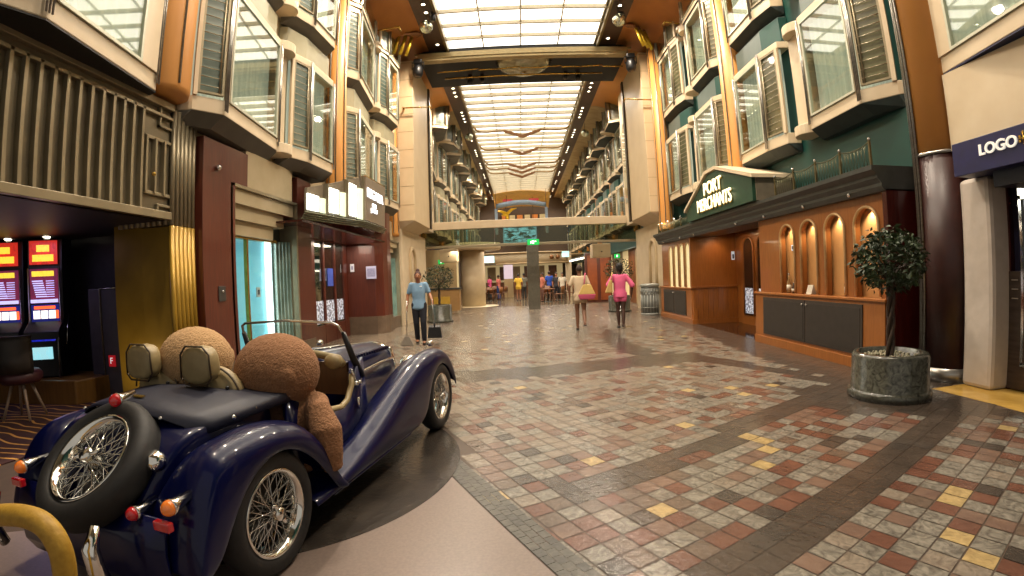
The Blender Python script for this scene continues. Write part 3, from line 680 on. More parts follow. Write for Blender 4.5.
# canopy with lit fins
cn = thing('lit_canopy', 'dark canopy with stepped lit panels and a white jewelry shop sign', 'canopy', (-3.9, 11, 2.9))
XP = -3.62
def cquad(P, X, th, nm, m, par):          # an upright plate on the plane x = X
    V = [at_x(x, y, X) for x, y in P]
    return MB().hull([tuple(v) for v in V], [(v.x-th, v.y, v.z) for v in V]).build(nm, m, par, world=True)
for i, (fin, brt, dim) in enumerate(((((307, 187.5), (328, 184), (328, 214.5), (307, 211)), ((308, 193), (319, 196.5), (319, 211.5), (308, 209)), ((321, 198), (327.5, 199), (327.5, 214), (321, 212.5))),
    (((329, 184), (348, 179.5), (348, 217.5), (329, 214.5)), ((330, 187.5), (339, 190.5), (339, 214), (330, 212)), ((341, 192), (347, 193), (347, 217), (341, 215.5))),
    (((349, 179.5), (365, 176.5), (365, 220.5), (349, 217.5)), ((349.5, 182.5), (356.5, 186), (356.5, 217), (349.5, 214.5)), ((358, 188), (364.3, 189), (364.3, 220), (358, 218.5))))):
    f = cquad(fin, XP-.05, .05, 'fin_wall', mat('taupe_fin', '#5f5546', '#6c6150', .45), cn)
    cquad(brt, XP, .03, 'bright_panel', white_glow, f); cquad(dim, XP-.01, .03, 'dim_panel', glow_dim, f)
    e = fin[1]; cquad(((e[0]-.3, e[1]-.5), (e[0]+.9, e[1]-.5), (e[0]+.9, fin[2][1]), (e[0]-.3, fin[2][1])), XP+.03, .12, 'end_fin', bronze, f)
sf = cquad(((366, 176.5), (385, 187.5), (385, 227), (366, 220)), XP+.06, .2, 'sign_face', mat('sign_taupe', '#6d6050', '#786a59', .4), cn)
a = at_x(366, 200, XP); b = at_x(385, 206, XP)
V = [at_x(366, 176.5, XP+.06), at_x(385, 187.5, XP+.06)]
MB().hull([(v.x, v.y, v.z) for v in V]+[(-4.4, V[1].y, V[1].z), (-4.4, V[0].y, V[0].z)], [(v.x, v.y, v.z+.03) for v in V]+[(-4.4, V[1].y, V[1].z+.03), (-4.4, V[0].y, V[0].z+.03)]).build('top_plate', brass, cn, world=True)
pe = [at_x(x, y, XP+.05) for x, y in ((305, 212), (340, 218), (366, 222), (386, 229))]
for k in range(4): MB().tube([p-Vector((k*.02, 0, k*.035)) for p in pe], .017, 6).build('edge_moulding', mat('olive_trim', '#55563e', '#66674c', .35, metal=.4), cn, world=True)
zs = pe[0].z-.12
MB().hull([(pe[0].x-.06, pe[0].y, zs-.03), (pe[3].x-.06, pe[3].y, zs-.03), (-4.7, pe[3].y, zs-.03), (-4.7, pe[0].y, zs-.03)], [(pe[0].x-.03, pe[0].y, zs), (pe[3].x-.03, pe[3].y, zs), (-4.7, pe[3].y, zs), (-4.7, pe[0].y, zs)]).build('soffit_slab', darkred, cn, world=True)
letter = mat('white_lit_letter', '#ffffff', '#ffffff', .5, emit='#f8fbff', es=1.6)
dr = Vector((0, 1, 0)); LH = XP+.075
def lab3(t_, px, py, sz, sx): p = at_x(px, py, LH); text(t_, sz, letter, sf, face_dir((LH, p.y, p.z), dr), .01, .0, sx=sx)
lab3('REGALIA', 375.5, 197, .33, 1.02); lab3('FINE', 374.5, 206.5, .14, 1.1); lab3('JEWELRY', 374.5, 211.5, .14, .9)
rd = thing('recessed_downlight', 'small recessed downlight under the jewelry shop canopy', 'ceiling light', (-4.1, 9.2, 2.60), 0, 'downlights under the jewelry shop canopy')
MB().lathe([(.05, 0), (.07, 0), (.07, -.015), (.05, -.015)], 14, closed=True).build('bezel', chrome, rd); MB().lathe([(0, -.004), (.05, -.004), (.05, -.001), (0, -.001)], 12).build('bulb', bulb, rd)
for y in (10, 10.8, 11.6, 12.3, 12.9): dup(rd, (-4.1, y, 2.60))
lamp('AREA', (-4.3, 11, 2.5), 40, WARM, .4, size_y=3.5)
lamp('AREA', (-3.5, 9.6, 3.0), 8, (1, 1, .92), .1, rot=(0, -PI/2, 0), size_y=2.6)
# second display window beyond the pier
stepped_window('display_window', 'smaller cyan lit display window next to the cream gantry pillar on the left', -3.98, 13.72, 15.25, 2.75, 0)
hp = thing('header_panel', 'plain beige header panel above the smaller cyan window', 'panel', (-4.02, 14.4, 2.76)); MB().box(-4.4, -3.99, 13.95, 15.1, 2.76, 3.35).build('panel', cream_d, hp, world=True, bevel=.006)
struct('wall_left_base', MB().box(-5.0, -4.62, 5.3, 8.7, 0, 3.3), darkred)
struct('wall_left_base.001', MB().box(-5.0, -4.5, 13.3, 15.4, 0, 3.3), darkred)

# ------------------------------------------------------------------ right facade: cherry wood shop with green gable sign
RX = 4.6
cab_dark = mat('charcoal_door_panel', '#2f2924', '#383029', .45)
cor_m = mat('charcoal_cornice', '#2e302c', '#3a3c38', .4)
def cabinet(lab, y0, y1, X=RX, xb=5.05, top=True, panels=2, ztop=.98):
    t = thing('shop_cabinet', lab, 'cabinet', (X+.2, (y0+y1)/2, 0))
    MB().box(X, xb, y0, y1, .02, ztop-.04).build('body', orangewood, t, world=True, bevel=.008)
    MB().box(X-.03, xb, y0-.03, y1+.03, ztop-.04, ztop).build('worktop', orangewood, t, world=True, bevel=.008)
    MB().box(X-.02, xb, y0-.01, y1+.01, .0, .15).build('plinth', orangewood, t, world=True, bevel=.006)
    W = (y1-y0-.75)/panels
    for i in range(panels):
        a = y0+.42+i*W
        d = MB().box(X-.018, X+.01, a+.008, a+W-.008, .2, ztop-.09).build('door', cab_dark, t, world=True, bevel=.004)
        MB().box(X-.024, X-.016, a+.05, a+W-.05, .25, ztop-.14).build('inset_panel', mat('charcoal_inset', '#27221d', '#2f2924', .5), d, world=True)
        yk = a+W-.06 if i == 0 else a+.06
        MB().ball((X-.035, yk, ztop-.16), .018).build('knob', chrome, d, world=True)
    return t
cabinet('long cherry wood counter with charcoal doors below the arched niches', 5.2, 8.78)
cabinet('cherry wood counter with charcoal doors beside the grey trash can', 12.4, 15.25, top=True)
def archpoly(y0, y1, z0, z1, n=12):
    r = (y1-y0)/2; return [(y0, z0), (y1, z0)]+[((y0+y1)/2+r*math.cos(a), z1-r+r*math.sin(a)) for a in np.linspace(0, PI, n)]
def arch_ring(y0, y1, z0, z1, X, m, name, par, r=.03):
    c, rr = (y0+y1)/2, (y1-y0)/2
    return MB().tube([(X, y0, z0)]+[(X, c-rr*math.cos(a), z1-rr+rr*math.sin(a)) for a in np.linspace(0, PI, 14)]+[(X, y1, z0)], r, 8).build(name, m, par, world=True)
def arched_wall(lab, y0, y1, arches, back, X=RX+.08, z0=.98, z1=2.36, nm='arched_niche_wall', dep=.26):
    t = thing(nm, lab, 'wall panel', (X, (y0+y1)/2, z0))
    g = MB(); ys = sorted(arches); prev = y0
    for a, b, zt in ys:
        g.box(X, X+.1, prev, a, z0, z1); c, r = (a+b)/2, (b-a)/2
        P = [(a, z1), (a, zt-r)]+[(c-r*math.cos(q), zt-r+r*math.sin(q)) for q in np.linspace(0, PI, 14)][1:-1]+[(b, zt-r), (b, z1)]
        n = len(P); V = [(X, y, z) for y, z in P]+[(X+.1, y, z) for y, z in P]
        half = n//2
        fs = []
        # strip the spandrel into quads up to the top edge
        for i in range(1, n-2): fs.append((i, i+1, n+0, n+0))
        vs = []; fs = []
        for i, (yy, zz) in enumerate(P[1:-1]): vs += [(X, yy, zz), (X, yy, z1), (X+.1, yy, zz), (X+.1, yy, z1)]
        for i in range(len(P)-3): k = 4*i; fs += [(k, k+4, k+5, k+1), (k+2, k+3, k+7, k+6), (k, k+2, k+6, k+4)]
        g.add(vs, fs); prev = b
    g.box(X, X+.1, prev, y1, z0, z1); g.build('panel', orangewood, t, world=True, fixn=True)
    for a, b, zt in ys: arch_ring(a, b, z0+.02, zt, X-.01, mat('pale_arch_trim', '#b08d60', '#c6a678', .35, metal=.3), 'arch_trim', t, .022)
    MB().box(X+dep, X+dep+.04, y0, y1, z0, z1).build('niche_back', back, t, world=True)
    g = MB(); prev = y0
    for a, b, zt in ys: g.box(X+.1, X+.28, prev, a-.01, z0, z1); prev = b+.01
    g.box(X+.1, X+.28, prev, y1, z0, z1)
    if dep > .2: g.build('niche_divider', orangewood, t, world=True)
    return t
NA = [(5.36, 5.86, 2.2), (6.08, 6.56, 2.19), (6.78, 7.24, 2.18), (7.44, 7.9, 2.17)]
arched_wall('cherry wood wall with four arched lit niches above the long counter', 5.12, 8.7, NA, mat('niche_back', '#b5824e', '#c8965e', .5, scale=2), dep=.13)
for a, b, z in NA: lamp('SPOT', (RX+.14, (a+b)/2, z-.04), 16, (1, .84, .62), .03, rot=(0, -R(12), 0), angle=120)
NB = [(12.62, 12.98, 2.22), (13.12, 13.48, 2.22), (13.62, 13.98, 2.22), (14.12, 14.48, 2.22)]
arched_wall('cherry wood wall with arched shop windows behind the far counter', 12.47, 15.25, NB, mat('lit_shop_window', '#c9b98a', '#e4dcb6', .5, scale=5, emit='#d8c894', es=.6), dep=.012)
struct('wall_right_end', MB().box(RX, 5.5, 5.1, 5.18, 0, 2.36), darkred)
struct('wall_shop_back', MB().box(5.0, 5.1, 5.15, 8.78, 0, 2.6), orangewood)
struct('wall_shop_back.001', MB().box(5.0, 5.1, 12.5, 15.3, 0, 2.6), orangewood)
# recessed entrance
t = thing('entrance_side_panel', 'plain cherry wood side panel with vertical board wainscot in the gabled entrance', 'wall panel', (5.3, 12.4, 0))
MB().box(RX, 5.95, 12.4, 12.46, 1.0, 2.5).build('upper_panel', orangewood, t, world=True)
g = MB()
for k in range(9): x0 = RX+.02+k*.145; g.box(x0, x0+.14, 12.33, 12.4, .12, .97)
g.build('wainscot_boards', orangewood, t, world=True, bevel=.004)
MB().box(RX-.02, 5.95, 12.3, 12.4, .97, 1.02).build('dado_rail', orangewood, t, world=True); MB().box(RX-.02, 5.95, 12.31, 12.4, 0, .13).build('skirting', orangewood, t, world=True)
k = thing('notice_plate', 'small white plate on the cherry wood panel in the gabled entrance', 'sign', (5.6, 12.38, 1.9)); p = at_y(733, 255, 12.39); MB().box(p.x-.045, p.x+.045, 12.385, 12.398, p.z-.13, p.z+.1).build('plate', mat('white_plate', '#c8d2e0', None, .5, emit='#c8d2e0', es=.4), k, world=True); MB().box(p.x-.025, p.x+.025, 12.38, 12.385, p.z-.1, p.z+.02).build('print', dkgrey, k, world=True)
struct('wall_entrance_door', MB().box(5.93, 6.0, 8.6, 12.5, 0, 2.6), orangewood)
struct('wall_entrance_near', MB().box(5.05, 6.0, 8.68, 8.78, 0, 2.5), orangewood)
struct('ceiling_entrance.001', MB().box(RX+.1, 6.0, 8.7, 12.5, 2.4, 2.48), darkred)
struct('floor_entrance', MB().box(4.7, 5.95, 8.8, 12.4, 0, .006), mat('dark_polished_floor', '#2c1d15', '#3d2b20', .08, scale=3))
dr_ = thing('glazed_entrance', 'dark arched glass double doors under the gabled green sign', 'door', (5.9, 11, 0))
MB().box(5.86, 5.93, 9.6, 11.95, 0, 2.35).build('frame', orangewood, dr_, world=True)
for a, b in ((11.2, 11.75), (10.5, 11.0), (9.3, 9.9)):
    f = MB().prism(archpoly(a, b, .25, 2.25), 5.84, 5.86, 'X').build('glass_pane', mat('dark_door_glass', '#0b0807', '#17110e', .08, coat=.6), dr_, world=True)
    MB().box(5.832, 5.838, a+.06, b-.06, .3, .95).build('lattice_film', frost, f, world=True)
    arch_ring(a, b, .25, 2.25, 5.84, orangewood, 'arch_trim', f, .03)
# cornice
def cornice(lab, y0, y1, nm='cornice', X=RX):
    t = thing(nm, lab, 'cornice', (X, (y0+y1)/2, 2.34))
    P = [(X-.02, 2.34), (X-.06, 2.4), (X-.06, 2.44), (X-.12, 2.5), (X-.12, 2.54), (X-.2, 2.6), (X-.2, 2.66), (X+.7, 2.66), (X+.7, 2.34)]
    g = MB(); g.hull([(x, y0, z) for x, z in P], [(x, y1, z) for x, z in P]); g.build('moulding', cor_m, t, world=True)
    return t
cornice('charcoal stepped cornice over the arched niche counter', 5.1, 8.7)
cornice('charcoal cornice running under the gabled sign and over the far counter', 8.7, 15.25)
sn = [(5.75, 2.42), (7.9, 2.42), (9.4, 2.42), (11.8, 2.42), (13, 2.42), (14.6, 2.42)]
sl = thing('cornice_spotlight', 'tiny chrome spotlight on the lower edge of the charcoal cornice', 'spotlight', (RX-.07, 5.75, 2.38), 0, 'spotlights on the charcoal cornice')
MB().ball((0, 0, 0), .028).build('head', chrome, sl); MB().tube([(0, 0, 0), (.06, 0, .02)], .012, 6).build('stem', steel, sl)
for y in (6.9, 8.2, 9.4, 11.9, 13, 14.6): dup(sl, (RX-.07, y, 2.38))
d2 = dup(rd, (5.0, 11.8, 2.395), label='small recessed downlight in the dark ceiling of the gabled entrance', group='downlights in the gabled entrance')
for x, y in ((5.0, 10.6), (5.0, 9.5), (5.5, 11.4), (5.5, 10.2), (5.4, 12.1)): dup(d2, (x, y, 2.395))
lamp('AREA', (5.2, 10.8, 2.36), 50, (1, .68, .36), .5, size_y=2.5)
lamp('SPOT', (5.25, 12.0, 2.35), 30, (1, .62, .3), .05, angle=90, rot=(R(35), 0, 0))
lamp('AREA', (RX+.0, 14, 3.0), 15, WARM, .3, size_y=2)
# gabled sign box
gs = thing('gabled_sign', 'dark green gabled shop sign with glowing letters reading PORT MERCHANTS', 'sign', (4.35, 10, 2.66))
G = [(8.2, 2.68), (11.75, 2.68), (11.75, 2.82), (10.1, 3.62), (9.75, 3.62), (8.2, 3.14)]
G = [(8.2, 2.68), (11.75, 2.68), (11.75, 2.95), (10.3, 3.6), (9.85, 3.6), (8.2, 3.12)]
face = MB().prism(G, 4.33, 4.40, 'X').build('face', mat('sign_green', '#1d3a2a', '#244633', .4), gs, world=True)
g = MB(); Gr = [(y+(.0 if y > 9 else -.03), z) for y, z in G]; g.prism(Gr, 4.4, WR+.02, 'X').build('body', mat('taupe_gable', '#6d6454', '#7a705f', .5), gs, world=True)
rf = MB(); T = [(8.1, 3.1), (9.8, 3.62), (10.35, 3.62), (11.85, 2.93)]
rf.hull([(4.28, y, z) for y, z in T]+[(4.28, y, z+.07) for y, z in T[::-1]], [(WR, y, z) for y, z in T]+[(WR, y, z+.07) for y, z in T[::-1]]); rf.build('roof_edge', cream, gs, world=True)
gl = mat('glowing_gold_letter', '#fff4d0', '#fff8e0', .5, emit='#ffedb8', es=1.5)
halo = mat('gold_letter_side', '#c9a040', '#dcb858', .3, metal=.6)
for body, z, sz, yy, sxx in (('PORT', 3.27, .4, 9.98, .95), ('MERCHANTS', 2.93, .4, 9.98, .78)):
    text(body, sz, gl, face, face_dir((4.29, yy, z), (0, -1, 0)), .012, .0, sx=sxx*1.05)
    text(body, sz*1.0, halo, face, face_dir((4.31, yy+.02, z-.02), (0, -1, 0)), .012, .005, name='letter_backing', sx=sxx*1.05)
# balustrades of brass posts with dark mesh
def balustrade(lab, ys, x=RX-.05, z=2.66, h=.36):
    t = thing('balustrade', lab, 'railing', (x, sum(ys)/len(ys), z))
    for y in ys:
        p = MB().box(x-.014, x+.014, y-.014, y+.014, z, z+h).build('post', mat('dark_post', '#5c5032', '#6c5e3c', .4, metal=.6), t, world=True); MB().ball((x, y, z+h+.015), .024).build('finial', chrome, p, world=True)
    g = MB()
    for a, b in zip(ys[:-1], ys[1:]):
        g.tube([(x, a+(b-a)*q, z+h-.02-.05*math.sin(PI*q)) for q in np.linspace(0, 1, 8)], .008, 5)
        g.tube([(x, a, z+.03), (x, b, z+.03)], .008, 5)
        for q in range(1, 9): g.tube([(x, a+(b-a)*q/9, z+.03), (x, a+(b-a)*(q-.8)/9, z+h-.05)], .004, 4); g.tube([(x, a+(b-a)*q/9, z+.03), (x, a+(b-a)*(q+.8)/9, z+h-.05)], .004, 4)
    g.build('mesh_infill', mat('dark_brass', '#4c4a30', '#5a5638', .4, metal=.6), t, world=True)
    return t
balustrade('brass balustrade with ball finials on the cornice over the niche counter', [5.27, 5.9, 6.51, 7.14, 7.75])
balustrade('brass balustrade on the cornice at the far end near the gantry pillar', [12.3, 12.9, 13.5, 14.1, 14.7, 15.1], h=.3)

# big round column: orange above, brown below, chrome base, then the blue shop
t = thing('round_column', 'thick round column, orange above and dark brown below with a steel base', 'column', (5.2, 4.75, 0))
MB().lathe([(0, 0), (.325, 0), (.325, .17), (0, .17)], 40).build('base', steel, t)
MB().lathe([(0, .17), (.31, .17), (.31, 2.72), (0, 2.72)], 40).build('lower_shaft', mat('dark_brown_lacquer', '#2b110d', '#361712', .42), t)
MB().lathe([(0, 2.72), (.305, 2.72), (.305, 9.2), (0, 9.2)], 40).build('upper_shaft', orange, t)
g = MB()
for a in (148, 158, 168): g.tube([(.325*math.cos(R(a)), .325*math.sin(R(a)), .17), (.325*math.cos(R(a)), .325*math.sin(R(a)), 9.2)], .016, 8)
g.lathe([(.305, 2.70), (.325, 2.70), (.325, 2.735), (.305, 2.735)], 40, closed=True); g.build('metal_trim', steel, t)
t = thing('white_jamb', 'off white rounded door jamb between the brown column and the steel doors', 'jamb', (5.2, 4.2, 0))
MB().box(5.08, 5.5, 4.02, 4.42, 0, 2.35).build('jamb', mat('off_white_jamb', '#bdb1a4', '#c8bcb0', .5), t, world=True, bevel=.05)
lg = thing('blue_sign', 'dark blue fascia sign reading LOGO in white letters', 'sign', (4.8, 3.6, 2.33))
f = MB().box(4.78, 5.3, .5, 4.2, 2.34, 2.7).build('fascia', mat('navy_fascia', '#12123f', '#17174c', .4), lg, world=True, bevel=.006)
g = MB().box(4.95, 5.4, .5, 3.85, 2.18, 2.34).build('lower_fascia', mat('navy_dark', '#0b0b22', '#10102c', .45), lg, world=True)
wl = mat('white_sign_letter', '#e6e2da', '#f2eee6', .5, emit='#e6e2da', es=.35)
text('LOGO', .155, wl, f, face_dir((4.77, 3.63, 2.55), (0, -1, 0)), .008, .004, sx=1.0)
q = at_x(1021, 140, 4.77)
g = MB()
for dy, dz in ((0, 0), (.035, .02), (-.035, .02), (.035, -.025), (-.035, -.025), (0, .05)): g.box(4.765, 4.78, 3.345+dy-.012, 3.345+dy+.012, 2.56+dz-.012, 2.56+dz+.012)
g.tube([(4.77, 3.345, 2.49), (4.77, 3.345, 2.63)], .006, 5); g.tube([(4.77, 3.29, 2.56), (4.77, 3.40, 2.56)], .006, 5); g.build('emblem', brass, f, world=True)
struct('wall_right_cream', MB().box(5.06, 5.3, .0, 4.45, 2.7, 3.62), cream)
struct('wall_right_blue', MB().box(5.42, 5.55, .3, 4.1, 0, 2.4), mat('navy_wall', '#0e0c26', '#141232', .5))
sd = thing('steel_door', 'brushed steel shop door panel at the right edge', 'door', (5.38, 3.5, 0))
MB().box(5.34, 5.42, .8, 4.05, .02, 1.3).build('panel', mat('warm_steel', '#4a3f38', '#5c5048', .3, metal=.6, scale=3, stretch=(1, 1, 10)), sd, world=True, bevel=.004)
g = MB()
for z in (1.2, 1.1, 1.0): g.box(5.33, 5.345, 3.9, 4.0-.02, z, z+.015)
for y in (3.86, 2.9): g.box(5.32, 5.36, y-.03, y, .3, 2.1)
g.box(5.32, 5.36, 2.9, 3.86, .28, .32); g.box(5.32, 5.36, 2.9, 3.86, 2.06, 2.22); g.build('chrome_trim', chrome, sd, world=True)
MB().box(5.345, 5.36, 2.9, 3.84, .3, 2.08).build('glass_pane', mat('dim_shop_glass', '#2c333c', '#414a54', .1, scale=2, coat=.4), sd, world=True)
struct('wall_behind_column', MB().box(5.35, 5.5, 4.0, 5.2, 0, 2.7), darkred)

# ------------------------------------------------------------------ vintage car
CM = Vector((.02, -.105, 0))+Vector((-1.28+.16*math.sin(R(10))-.70*math.cos(R(10)), 1.94+.16*math.cos(R(10))+.70*math.sin(R(10)), .007))
navy = mat('navy_car_paint', '#03062a', '#050a36', .3, scale=1, coat=.35, spec=.15)
navy_v = mat('navy_vinyl', '#0a0d20', '#10142a', .55, scale=40, bump=.05)
creamlea = mat('cream_leather', '#8d7b55', '#9b8962', .45, scale=20, bump=.05)
piping = mat('brown_piping', '#3a2c1c', '#46361f', .5)
car = thing('vintage_roadster', 'dark blue vintage open roadster with wire wheels, parked on the round marble patch', 'car', CM, -R(10))
def sect(y, pts): return [(x, y, z) for x, z in pts]
# body tub: cross sections from tail to cowl
secs = []
for y, hw, zt, hb, zb, cr in ((-.66, .30, .34, .28, .24, .02), (-.60, .38, .46, .34, .22, .03), (-.48, .43, .60, .38, .2, .05), (-.34, .455, .70, .42, .2, .07), (-.2, .47, .76, .44, .2, .08), (-.04, .49, .78, .46, .2, .07), (.2, .51, .78, .48, .2, .04), (.42, .52, .77, .49, .2, .03)):
    L_ = []
    for t_ in np.linspace(-1, 1, 13):
        x = hw*math.sin(t_*PI/2)**1 if abs(t_) < 1 else hw*t_
        L_.append((x, y, zt+cr*(1-(x/hw)**2)))
    L_ = [(-hb, y, zb), (-(hb+hw)/2-.02, y, (zb+zt)/2)]+L_+[((hb+hw)/2+.02, y, (zb+zt)/2), (hb, y, zb)]
    secs.append(L_)
MB().loft(secs, closed=True).build('rear_body', navy, car, sub=1)
def side_panel(s):
    P = []
    for y, zt, hw in ((.40, .78, .52), (.5, .74, .525), (.62, .66, .53), (.8, .585, .53), (1.0, .565, .525), (1.12, .60, .51), (1.2, .70, .50), (1.27, .80, .49), (1.42, .85, .46)):
        P.append([(s*hw*.94, y, .2), (s*(hw+.015), y, .2+(zt-.2)*.45), (s*hw, y, zt)])
    return MB().loft(P).build('side_panel', navy, car, solid=.03)
for s in (1, -1):
    sp = side_panel(s)
    MB().tube([(s*.515, .44, .78), (s*.52, .52, .735), (s*.525, .64, .665), (s*.525, .82, .60), (s*.52, 1.0, .575), (s*.51, 1.1, .60), (s*.50, 1.19, .69), (s*.49, 1.22, .76)], .022, 8).build('cream_edge_roll', creamlea, sp)
    g = MB(); g.tube([(s*.545, 1.19, .52), (s*.545, 1.19, .60)], .012, 6); g.build('hinge', chrome, sp)
    g = MB(); g.tube([(s*.545, 1.19, .30), (s*.545, 1.19, .38)], .012, 6); g.build('hinge', chrome, sp)
    g = MB(); g.box(s*.54-.012, s*.54+.012, .6, .68, .5, .53); g.build('door_handle', chrome, sp)
MB().box(-.47, .47, .2, 1.4, .2, .24).build('cockpit_floor', mat('black_carpet', '#0c0b0a', '#131110', .9), car)
# bonnet and cowl
secs = []
for y, hw, zt, zs in ((1.26, .485, .86, .62), (1.40, .45, .885, .6), (1.5, .40, .885, .56), (1.8, .345, .87, .52), (2.2, .285, .85, .5), (2.55, .235, .825, .48), (2.66, .22, .80, .46)):
    L_ = [(-hw, y, .24), (-hw, y, zs)]+[(-hw*math.cos(a), y, zs+(zt-zs)*math.sin(a)**.8) for a in np.linspace(.12, PI-.12, 15)]+[(hw, y, zs), (hw, y, .24)]
    secs.append(L_)
bn = MB().loft(secs, closed=True).build('bonnet', navy, car)
g = MB(); g.tube([(0, 1.5, .89), (0, 2.0, .866), (0, 2.62, .82)], .009, 6); g.build('centre_hinge', chrome, bn)
for s in (1, -1):
    for k in range(14):
        y = 1.62+k*.068; hw = .37-(y-1.6)*.14
        MB().box(min(s*hw*.72, s*hw*.92), max(s*hw*.72, s*hw*.92), y, y+.022, .845-(y-1.6)*.045-.035, .845-(y-1.6)*.045-.008).build('louvre', navy, bn)
    g = MB(); g.tube([(s*.475, 1.3, .73), (s*.41, 1.5, .72), (s*.3, 2.15, .70), (s*.235, 2.6, .68)], .014, 6); g.build('side_moulding', chrome, bn)
g = MB(); secs = [[(x, 2.66+d, z) for x, z in ((-.2, .3), (-.21, .6), (-.17, .76), (0, .82), (.17, .76), (.21, .6), (.2, .3))] for d in (0, .06)]
g.loft(secs, closed=True).build('radiator_shell', chrome, car, bevel=.01)
# cowl roll in cream leather, dashboard, wheel
MB().tube([(-.47, 1.18, .80), (-.42, 1.2, .87), (-.2, 1.22, .9), (0, 1.22, .905), (.2, 1.22, .9), (.4, 1.2, .875), (.45, 1.17, .84)], .028, 10).build('cream_cowl_roll', creamlea, car)
MB().ball((.40, 1.13, .865), (.07, .05, .055)).build('cream_pad', creamlea, car)
g = MB(); g.box(-.44, .44, 1.24, 1.27, .6, .84); g.build('dashboard', wood_mat('dash_walnut', '#3a1f10', '#4a2a16', .3), car)
g = MB(); g.lathe([(.165, -.012), (.18, 0), (.165, .012), (.15, 0)], 28, closed=True); 
for v in g.v: pass
sw_ = g
sw_.v = [tuple(Matrix.Translation((-.24, 1.06, .78)) @ Matrix.Rotation(R(72), 4, 'X') @ Vector(v)) for v in sw_.v]
sw_.tube([(-.24, 1.06, .78), (-.24, 1.26, .70)], .015, 8); sw_.tube([(-.4, 1.05, .78), (-.08, 1.05, .78)], .01, 6); sw_.build('steering_wheel', black, car)
# windscreen
ws = MB()
ws.tube([(-.47, 1.30, .82), (-.465, 1.20, 1.03), (-.44, 1.155, 1.115), (-.40, 1.145, 1.135), (0, 1.135, 1.155), (.40, 1.145, 1.135), (.44, 1.155, 1.115), (.462, 1.19, 1.05)], .010, 8)
wsc = ws.build('windscreen_frame', chrome, car)
MB().hull([(-.455, 1.30, .84), (.455, 1.30, .84), (.455, 1.306, .84), (-.455, 1.306, .84)], [(-.43, 1.155, 1.12), (.43, 1.155, 1.12), (.43, 1.161, 1.12), (-.43, 1.161, 1.12)]).build('glass', glass_mat('windscreen_glass', '#f4f6f6', .01), wsc)
for s in (1, -1):
    MB().tube([(s*.46, 1.19, 1.06), (s*.475, 1.27, .88), (s*.49, 1.36, .72)], [.018, .026, .03], 10).build('post', black, wsc)
    g = MB(); g.tube([(s*.5, 1.2, .80), (s*.52, 1.22, .71)], .008, 6); g.ball((s*.52, 1.22, .69), .022); g.ball((s*.52, 1.27, .69), .018); g.build('post_bracket', chrome, car)
# wings
def front_wing(s):
    st = [(.30, .60, .27, .20), (.55, .60, .29, .205), (.85, .60, .345, .205), (1.15, .605, .42, .205), (1.45, .61, .52, .20), (1.75, .62, .62, .19), (2.0, .625, .70, .2), (2.14, .63, .735, .27), (2.24, .63, .755, .45), (2.38, .635, .77, .58), (2.56, .64, .775, .635), (2.72, .64, .75, .60), (2.86, .64, .69, .50), (2.95, .64, .60, .41), (3.0, .64, .50, .36), (3.02, .64, .40, .33)]
    secs = []
    for y, xc, zc, zl in st:
        xi = max(.24, .52-(max(y-1.0, 0))*.17) if y < 2.0 else .36+(max(y-2.5, 0))*.35
        zi = zc-.02 if y < .8 else min(zc-.06, .34+(y-.8)*.14)
        if y > 2.1: zi = zc-.10-(y-2.1)*.02; xi = max(xi, .44)
        xo = .745
        sec = [(xi, zi), (xi+(xc-xi)*.35, zi+(zc-zi)*.45), (xi+(xc-xi)*.75, zc-.02*(1 if y > .8 else 0)), (xc, zc), (xc+.055, zc-.018), (xo-.015, zc-.055 if zc-zl > .12 else (zc+zl)/2), (xo, (zc-.06)*.6+zl*.4), (xo-.012, zl)]
        secs.append([(s*x, y, z) for x, z in sec])
    return MB().loft(secs).build('front_wing', navy, car, solid=.012, sub=2)
def rear_wing(s):
    st = [(-.64, .27, .24, .2), (-.61, .42, .24, .3), (-.54, .55, .26, .4), (-.44, .66, .30, .45), (-.32, .735, .42, .46), (-.18, .75, .565, .46), (0, .76, .63, .47), (.16, .735, .60, .48), (.30, .69, .50, .5), (.42, .58, .36, .5), (.50, .46, .24, .5), (.56, .33, .205, .51), (.62, .26, .20, .51)]
    secs = []
    for y, zc, zl, xi in st:
        xc = .645; xo = .765
        zi = zc-.05
        secs.append([((s*x if s > 0 else -x*.9), y, z) for x, z in [(xi, zi-.05), (xi+.05, zi), (xi+(xc-xi)*.6, zc-.012), (xc, zc), (xc+.06, zc-.02), (xo-.015, zc-.06 if zc-zl > .1 else (zc+zl)/2), (xo, zc*.55+zl*.45-.03), (xo-.01, zl)]])
    return MB().loft(secs).build('rear_wing', navy, car, solid=.012, sub=2)
for s in (1, -1): front_wing(s); rear_wing(s)
for s in (1, -1):
    MB().box(min(s*.5, s*.735), max(s*.5, s*.735), .5, 1.7, .185, .205).build('running_board', navy, car, bevel=.008)
g = MB()
g.lathe([(0, -.0), (.01, 0)], 4); g = MB()
